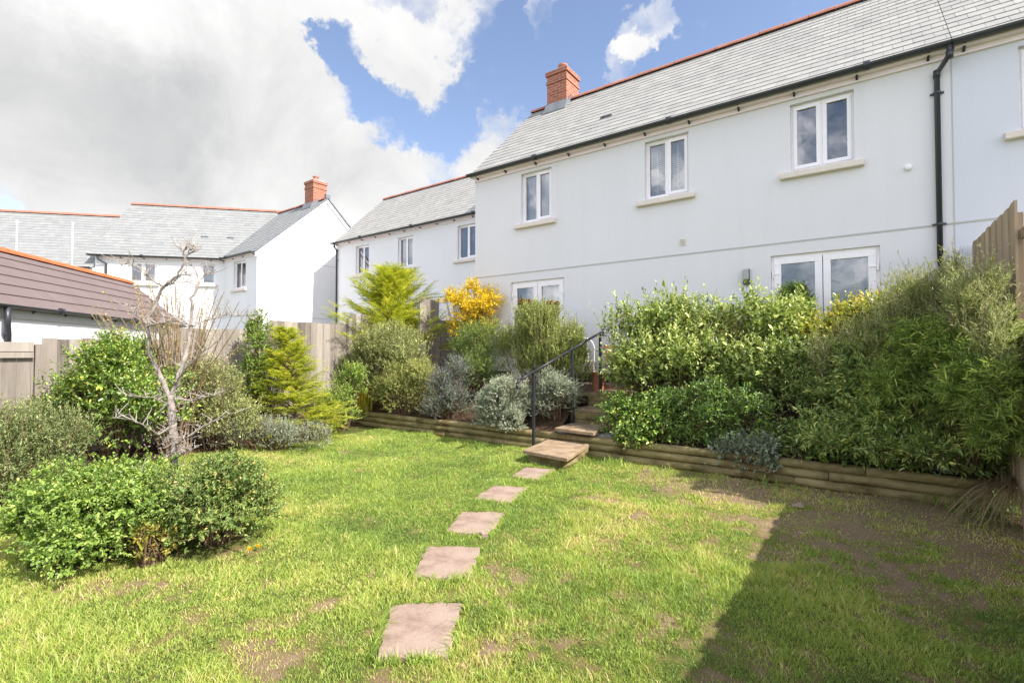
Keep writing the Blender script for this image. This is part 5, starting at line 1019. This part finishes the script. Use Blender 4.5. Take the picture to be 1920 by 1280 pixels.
# --- bare twiggy shrub with upright shoots behind the tree
ts = thing('twiggy_shrub', at(340, 7.4), 'leafless twiggy shrub with many thin upright shoots and first buds, behind the bare tree', 'shrub')
g = G(); B = []; rt = random.Random(31); b0 = Vector(at(335, 7.6, 0.0))
for i in range(85):
    px = rt.uniform(150, 470) if i % 3 else rt.uniform(250, 430); top = 520+0.0022*(px-300)**2+rt.uniform(-15, 100); d = 7.4+rt.uniform(-0.5, 0.5)
    e = tp(px, top, d); s = b0+Vector((rt.uniform(-.15, .15), rt.uniform(-.15, .15), 0)); m1 = s.lerp(e, 0.35); m1.z += 0.25
    pts = [s, m1, m1.lerp(e, 0.5)+Vector((0, 0, 0.06)), e]; pts = fine(pts, 3); g.tube(pts, [0.008*(1-k/len(pts))+0.0026 for k in range(len(pts))], 5, False)
    for k in range(4, len(pts)):
        for _ in range(3):
            p = pts[k]+(pts[k]-pts[k-1])*rt.uniform(-1, 0); B.append(p)
            if rt.random() < 0.25: q = p+Vector((rt.uniform(-.12, .12), rt.uniform(-.12, .12), rt.uniform(.03, .14))); g.tube([p, q], [0.003, 0.0018], 4, False); B.append(q)
put('stems', g, M['twig'], ts)
B = np.array(B); n = len(B); r = np.random.default_rng(5); V, Q = leaf_mesh(B, nrm(r.normal(0, 1, (n, 3))+UP), nrm(r.normal(0, 1, (n, 3))), np.full(n, 0.026)*np.exp(r.normal(0, .3, n)), np.full(n, 0.012), 0.3, 0.1)
put_np('buds', V, Q, np.repeat(r.random(n), 6), LM['varieg'], ts)

# ------------------------------------------------------------------ lawn grass
r = np.random.default_rng(77); NB = 1900000
x = r.uniform(-10.0, 1.1, NB); y = r.uniform(-1.2, 6.83, NB)
D_ = x*FWD[0]+y*FWD[1]; S_ = x*RGT[0]+y*RGT[1]
keep = (D_ > 1.1) & ((np.abs(S_) < 1.13*D_+0.4) | ((np.abs(S_) < 1.2*D_+2.4) & (r.random(len(x)) < 0.55)))
x, y, D_ = x[keep], y[keep], D_[keep]
so_ = soil_amount(x, y); dens = np.clip(1.1-so_*0.95, 0.16, 1)*np.clip((3.4/D_)**0.9, 0.38, 1)
def inquad(x, y, q, m=0.0):
    c = np.array(q).mean(0); ok = np.ones(len(x), bool)
    q = [c+(np.array(p)-c)*(1-m) for p in q]
    sgn = None
    for i in range(4):
        a, b = q[i], q[(i+1) % 4]; cr = (b[0]-a[0])*(y-a[1])-(b[1]-a[1])*(x-a[0])
        if sgn is None: sgn = np.sign((b[0]-a[0])*(c[1]-a[1])-(b[1]-a[1])*(c[0]-a[0]))
        ok &= cr*sgn > 0
    return ok
keep = r.random(len(x)) < dens
for q, _ in stones: keep &= ~(inquad(x, y, q, 0.02) & ~(~inquad(x, y, q, 0.13) & (vnoise(x, y, 14.0, 31) > 0.62)))
keep &= ~inquad(x, y, steps[0][0], 0.0)
keep &= ~((x < -8.5+0.25*np.sin(y*1.3)) & (y > 0.6))
for (px, d, rr) in [(165, 3.95, 0.33), (400, 4.1, 0.3)]:
    c = pos(px, d); keep &= ((x-c[0])**2+(y-c[1])**2 > rr*rr)
x, y, D_, so_ = x[keep], y[keep], D_[keep], so_[keep]
n = len(x)
cl = fbm(x, y, 3.2, 12); cl2 = vnoise(x, y, 9.0, 14); lush = fbm(x, y, 1.1, 16)
H = (0.014+0.052*np.clip(cl-0.3, 0, 1)*(0.5+cl2))*np.exp(r.normal(0, .35, n))*(1-0.25*so_)
longer = r.random(n) < 0.02; H = np.where(longer, H*1.9, H)
a = r.random(n)*6.28+3*cl2; lean = 0.35+0.6*r.random(n)
DX = np.cos(a)*lean; DY = np.sin(a)*lean
Wd = (0.0010+0.00034*D_)*np.exp(r.normal(0, .2, n))
sa = r.random(n)*6.28; SX = np.cos(sa)*Wd; SY = np.sin(sa)*Wd
z0 = lawn_z(x, y)-0.004
pt = lambda f, w, h: np.stack([x+DX*H*f+SX*w, y+DY*H*f+SY*w, z0+H*h], 1)
V = np.stack([pt(0, -1, 0), pt(0, 1, 0), pt(0.35, 0.8, 0.55), pt(0.35, -0.8, 0.55), pt(1.0, 0, 0.9)], 1).reshape(-1, 3)
k = np.arange(n)*5; Q = np.stack([k, k+1, k+2, k+3], 1); tri = np.stack([k+3, k+2, k+4], 1)
T = np.clip(0.46+0.7*(lush-0.5)+0.35*(cl-0.5)+0.18*so_+r.normal(0, .16, n)+np.where(r.random(n) < 0.035+0.12*so_, 0.4, 0), 0, 1)
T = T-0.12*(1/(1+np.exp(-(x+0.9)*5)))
# blades that lean over the edges of the slabs
r = np.random.default_rng(78); ex, ey, ox_, oy_ = [], [], [], []
for q in [z[0] for z in stones]+[steps[0][0]]:
    c = np.array(q).mean(0)
    for i in range(4):
        a_, b_ = np.array(q[i]), np.array(q[(i+1) % 4]); m_ = int(np.linalg.norm(b_-a_)*1100); tt = r.random(m_); tt = tt[vnoise(a_[0]+tt*3+i, a_[1]+tt*2, 5.0, 40) > 0.38]
        p = a_+(b_-a_)*tt[:, None]; nn = (b_-a_)[::-1]*np.array([1, -1]); nn = nn/np.linalg.norm(nn); nn = nn if np.dot(nn, c-a_) > 0 else -nn
        p = p-nn*(0.012+0.03*r.random(len(tt)))[:, None]; ex += list(p[:, 0]); ey += list(p[:, 1]); ox_ += [nn[0]]*len(tt); oy_ += [nn[1]]*len(tt)
ex, ey, ox_, oy_ = map(np.array, (ex, ey, ox_, oy_)); ne = len(ex); eh = 0.045*np.exp(r.normal(0, .3, ne)); ew = 0.0026*np.exp(r.normal(0, .2, ne)); ed_x = ox_*0.6+r.normal(0, .5, ne); ed_y = oy_*0.6+r.normal(0, .5, ne); ea = r.random(ne)*6.28; ez = lawn_z(ex, ey)
ept = lambda f, w_, h: np.stack([ex+ed_x*eh*f+np.cos(ea)*ew*w_, ey+ed_y*eh*f+np.sin(ea)*ew*w_, ez+eh*h], 1)
Ve = np.stack([ept(0, -1, 0), ept(0, 1, 0), ept(0.35, 0.8, 0.6), ept(0.35, -0.8, 0.6), ept(1.0, 0, 0.85)], 1).reshape(-1, 3)
n_old = len(V)//5; V = np.vstack([V, Ve]); k = np.arange(n_old+ne)*5; Q = np.stack([k, k+1, k+2, k+3], 1); tri = np.stack([k+3, k+2, k+4], 1); T = np.concatenate([T, np.clip(r.normal(0.42, .18, ne), 0, 1)])
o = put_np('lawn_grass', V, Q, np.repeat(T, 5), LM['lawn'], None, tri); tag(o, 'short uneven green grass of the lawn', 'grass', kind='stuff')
r = np.random.default_rng(110); n = 5200; cx = r.uniform(-8.0, 0.9, n); cy = r.uniform(0.3, 6.5, n); q = vnoise(cx, cy, 1.9, 61) > 0.66; cx, cy = cx[q], cy[q]; n = len(cx)
for z in stones: q = ~inquad(cx, cy, z[0], -0.1); cx, cy = cx[q], cy[q]
n = len(cx); P = np.repeat(np.stack([cx, cy, lawn_z(cx, cy)+0.018+0.015*r.random(n)], 1), 3, 0); aa = np.repeat(r.random(n)*6.28, 3)+np.tile([0, 2.09, 4.19], n)
D = nrm(np.stack([np.cos(aa), np.sin(aa), 0.25+0*aa], 1)); V, Q = leaf_mesh(P, D, nrm(UP+r.normal(0, .15, (3*n, 3))), np.full(3*n, 0.013), np.full(3*n, 0.012), 0.15, 0.05)
o = put_np('clover', V, Q, np.repeat(np.clip(r.normal(0.45, .15, 3*n), 0, 1), 6), LM['bush']); tag(o, 'small clover leaves scattered through the lawn', 'clover', kind='stuff')
# dead leaves and chips on the worn earth
n = 900; r = np.random.default_rng(101); xx = r.uniform(-3.2, 1.05, n); yy = r.uniform(4.2, 6.8, n); q = r.random(n) < np.clip((yy-4.0)/2.6, 0, 1)**2; xx, yy = xx[q], yy[q]; n = len(xx)
P = np.stack([xx, yy, lawn_z(xx, yy)+0.012], 1); V, Q = leaf_mesh(P, nrm(r.normal(0, 1, (n, 3))*np.array([1, 1, .15])), nrm(UP+r.normal(0, .3, (n, 3))), np.full(n, 0.022)*np.exp(r.normal(0, .4, n)), np.full(n, 0.009), 0.3, 0.1)
o = put_np('leaf_litter', V, Q, np.repeat(r.random(n), 6), leafmat('dead_leaf', [(0.0, (0.12, 0.07, 0.04)), (0.5, (0.3, 0.2, 0.12)), (1.0, (0.5, 0.42, 0.34))], 0.8, 0.1, gain=0.8)); tag(o, 'dry leaf litter on the worn earth below the right-hand logs', 'leaf litter', kind='stuff')
for i, (px, py) in enumerate([(1493, 944), (1228, 914)]):
    d = 925*1.58/(py-660); c = pos(px, d); s = 0.055 if i == 0 else 0.03
    g = G(); g.hexa([(c[0]-s, c[1]-s*0.7, 0.0), (c[0]+s, c[1]-s*0.5, 0.0), (c[0]+s*0.8, c[1]+s*0.6, 0.0), (c[0]-s*0.7, c[1]+s*0.8, 0.0), (c[0]-s*0.7, c[1]-s*0.5, 0.03), (c[0]+s*0.6, c[1]-s*0.3, 0.045), (c[0]+s*0.4, c[1]+s*0.3, 0.05), (c[0]-s*0.4, c[1]+s*0.5, 0.035)])
    tag(put('stone', g, M['slab'], bevel=0.006), ['pale stone on the shaded lawn near the silver-grey plant', 'small pale stone on the sunlit worn grass'][i], 'stone')

# ------------------------------------------------------------------ sky, sun, camera
SUN_AZ, SUN_EL = R(1.5), R(43.5)
w = bpy.data.worlds.new('World'); scene.world = w; w.use_nodes = True; N = w.node_tree.nodes; L = w.node_tree.links; N.clear()
out = N.new('ShaderNodeOutputWorld'); bg = N.new('ShaderNodeBackground'); L.new(bg.outputs[0], out.inputs[0]); bg.inputs['Strength'].default_value = 0.10
sky = N.new('ShaderNodeTexSky'); sky.sky_type = 'NISHITA'; sky.sun_disc = False; sky.sun_elevation = SUN_EL
sky.sun_rotation = math.pi/2-SUN_AZ; sky.altitude = 50; sky.air_density = 1.0; sky.dust_density = 0.6; sky.ozone_density = 2.0
tc = N.new('ShaderNodeTexCoord'); DIR = tc.outputs['Generated']
def math_(op, a, b=None, clamp=False):
    m = N.new('ShaderNodeMath'); m.operation = op; m.use_clamp = clamp
    for i, v in enumerate((a, b)):
        if v is None: continue
        if hasattr(v, 'links') or hasattr(v, 'is_linked'): L.new(v, m.inputs[i])
        else: m.inputs[i].default_value = v
    return m.outputs[0]
def pixdir(px, py):
    a = (px-960)/FPX; b = (640-py)/FPX; f = math.cos(PITCH)-b*math.sin(PITCH); z = math.sin(PITCH)+b*math.cos(PITCH)
    return Vector((FWD[0]*f+RGT[0]*a, FWD[1]*f+RGT[1]*a, z)).normalized()
# clouds live on a flat layer: direction divided by height above the horizon
sp = N.new('ShaderNodeSeparateXYZ'); L.new(DIR, sp.inputs[0])
h = math_('ADD', math_('MAXIMUM', sp.outputs[2], 0.0), 0.22)
cb = N.new('ShaderNodeCombineXYZ'); L.new(math_('DIVIDE', sp.outputs[0], h), cb.inputs[0]); L.new(math_('DIVIDE', sp.outputs[1], h), cb.inputs[1])
def noise(src, scale, detail, rough, off=0.0, dist=0.0):
    n = N.new('ShaderNodeTexNoise'); n.inputs['Scale'].default_value = scale; n.inputs['Detail'].default_value = detail; n.inputs['Roughness'].default_value = rough; n.inputs['Distortion'].default_value = dist
    mp = N.new('ShaderNodeMapping'); mp.inputs['Location'].default_value = (off, off*0.7, 0); L.new(src, mp.inputs[0]); L.new(mp.outputs[0], n.inputs['Vector']); return n.outputs[0]
big = noise(cb.outputs[0], 1.6, 9, 0.62, 3.1, 0.25); small = noise(DIR, 14.0, 7, 0.6, 1.0, 0.2)
# wobble the blob lookups so their outlines are ragged
wb = N.new('ShaderNodeTexNoise'); wb.inputs['Scale'].default_value = 5.0; wb.inputs['Detail'].default_value = 9; wb.inputs['Roughness'].default_value = 0.68; L.new(DIR, wb.inputs['Vector'])
vs = N.new('ShaderNodeVectorMath'); vs.operation = 'SUBTRACT'; L.new(wb.outputs['Color'], vs.inputs[0]); vs.inputs[1].default_value = (0.5, 0.5, 0.5)
vm = N.new('ShaderNodeVectorMath'); vm.operation = 'SCALE'; L.new(vs.outputs[0], vm.inputs[0]); vm.inputs['Scale'].default_value = 0.26
va = N.new('ShaderNodeVectorMath'); va.operation = 'ADD'; L.new(DIR, va.inputs[0]); L.new(vm.outputs[0], va.inputs[1])
vn = N.new('ShaderNodeVectorMath'); vn.operation = 'NORMALIZE'; L.new(va.outputs[0], vn.inputs[0]); WD = vn.outputs[0]
def blob(px, py, rpx, amp, soft=0.35):
    c = pixdir(px, py); co = c.dot(pixdir(px, py-rpx)); ci = 1-(1-co)*soft
    d = N.new('ShaderNodeVectorMath'); d.operation = 'DOT_PRODUCT'; L.new(WD, d.inputs[0]); d.inputs[1].default_value = c
    m = N.new('ShaderNodeMapRange'); m.interpolation_type = 'SMOOTHSTEP'; L.new(d.outputs['Value'], m.inputs[0])
    m.inputs[1].default_value = co; m.inputs[2].default_value = ci; m.inputs[3].default_value = 0; m.inputs[4].default_value = amp
    return m.outputs[0]
def total(bl):
    s = bl[0]
    for b in bl[1:]: s = math_('ADD', s, b)
    return s
front = blob(1100, 100, 1150, -0.42, 0.5)
cov = total([front, blob(150, 120, 520, 1.3), blob(480, 60, 330, 1.2), blob(330, 330, 380, 1.2), blob(765, 110, 130, 0.7), blob(740, 20, 190, 0.75), blob(880, 20, 80, 0.5),
             blob(800, 290, 190, 0.9), blob(930, 260, 110, 0.7), blob(650, 330, 190, 0.9), blob(560, 200, 130, 0.6), blob(652, 105, 95, -1.9, 0.0), blob(650, 195, 95, -1.8, 0.0), blob(740, 215, 90, -1.6, 0.0), blob(850, 208, 90, -1.4, 0.0), blob(15, 358, 45, -1.6),
             blob(1225, 70, 75, 0.75), blob(1190, 125, 60, 0.62), blob(1018, 20, 70, 0.7), blob(1060, 90, 120, -0.3)])
dens = math_('ADD', math_('ADD', math_('MULTIPLY', math_('SUBTRACT', big, 0.5), 1.5), math_('MULTIPLY', math_('SUBTRACT', small, 0.5), 1.5)), cov)
mask = N.new('ShaderNodeMapRange'); mask.interpolation_type = 'SMOOTHSTEP'; L.new(dens, mask.inputs[0]); mask.inputs[1].default_value = -0.25; mask.inputs[2].default_value = 0.8
# the grey base of the big cloud
grey = total([blob(130, 250, 330, 0.85, 0.0), blob(400, 270, 260, 0.45, 0.0), blob(10, 130, 260, 0.35, 0.0), blob(620, 240, 180, 0.35, 0.0), blob(250, 10, 260, -0.3, 0.0)])
gn = math_('ADD', math_('MULTIPLY', grey, 0.62), math_('MULTIPLY', math_('SUBTRACT', noise(DIR, 3.2, 9, 0.62, 5.0, 0.4), 0.47), 1.7), False)
cr = ramp(N, [(0.0, (2.95, 2.93, 2.92)), (0.35, (2.5, 2.49, 2.49)), (0.7, (2.05, 2.06, 2.08)), (1.0, (1.75, 1.76, 1.79))]); L.new(gn, cr.inputs[0])
# unseen clouds behind the camera, brightened as added fill for the shaded walls
dt = N.new('ShaderNodeVectorMath'); dt.operation = 'DOT_PRODUCT'; L.new(DIR, dt.inputs[0]); dt.inputs[1].default_value = (FWD[0], FWD[1], 0.0)
br = N.new('ShaderNodeMapRange'); L.new(dt.outputs['Value'], br.inputs[0]); br.inputs[1].default_value = 0.35; br.inputs[2].default_value = -0.4; br.inputs[3].default_value = 1.0; br.inputs[4].default_value = 5.6
cw = N.new('ShaderNodeMix'); cw.data_type = 'RGBA'; cw.blend_type = 'MULTIPLY'; L.new(math_('MULTIPLY', math_('SUBTRACT', br.outputs[0], 1.0), 0.45, True), cw.inputs[0]); L.new(cr.outputs[0], cw.inputs[6]); cw.inputs[7].default_value = (1.0, 0.965, 0.95, 1)
cs = N.new('ShaderNodeVectorMath'); cs.operation = 'SCALE'; L.new(cw.outputs[2], cs.inputs[0]); L.new(br.outputs[0], cs.inputs['Scale'])
mxc = N.new('ShaderNodeMix'); mxc.data_type = 'RGBA'; L.new(mask.outputs[0], mxc.inputs[0]); sk = N.new('ShaderNodeMix'); sk.data_type = 'RGBA'; sk.blend_type = 'MULTIPLY'; sk.inputs[0].default_value = 1; L.new(sky.outputs[0], sk.inputs[6]); sk.inputs[7].default_value = (0.86, 0.76, 0.73, 1); L.new(sk.outputs[2], mxc.inputs[6]); L.new(cs.outputs[0], mxc.inputs[7])
L.new(mxc.outputs[2], bg.inputs['Color'])

sl = bpy.data.lights.new('sun', 'SUN'); sl.energy = 2.4; sl.angle = R(0.5); sl.color = (1.0, 0.955, 0.88)
so2 = bpy.data.objects.new('sun', sl); col.objects.link(so2)
sd = Vector((math.cos(SUN_AZ)*math.cos(SUN_EL), math.sin(SUN_AZ)*math.cos(SUN_EL), math.sin(SUN_EL)))
so2.rotation_euler = sd.to_track_quat('Z', 'Y').to_euler(); so2.location = sd*30
cam = bpy.data.cameras.new('camera'); cam.sensor_width = 36; cam.lens = FPX/1920*36; cam.clip_end = 1500; cam.clip_start = 0.05
co = bpy.data.objects.new('camera', cam); col.objects.link(co); co.location = (0, 0, EYE); co.rotation_euler = (math.pi/2+PITCH, 0, YAW); scene.camera = co
scene.view_settings.view_transform = 'Standard'; scene.view_settings.look = 'None'; scene.view_settings.gamma = 1; scene.view_settings.use_curve_mapping = False
scene.view_settings.exposure = 1.78
scene.cycles.max_bounces = 7; scene.cycles.diffuse_bounces = 4; scene.cycles.transparent_max_bounces = 8; scene.cycles.use_denoising = True
scene.cycles.caustics_reflective = False; scene.cycles.caustics_refractive = False
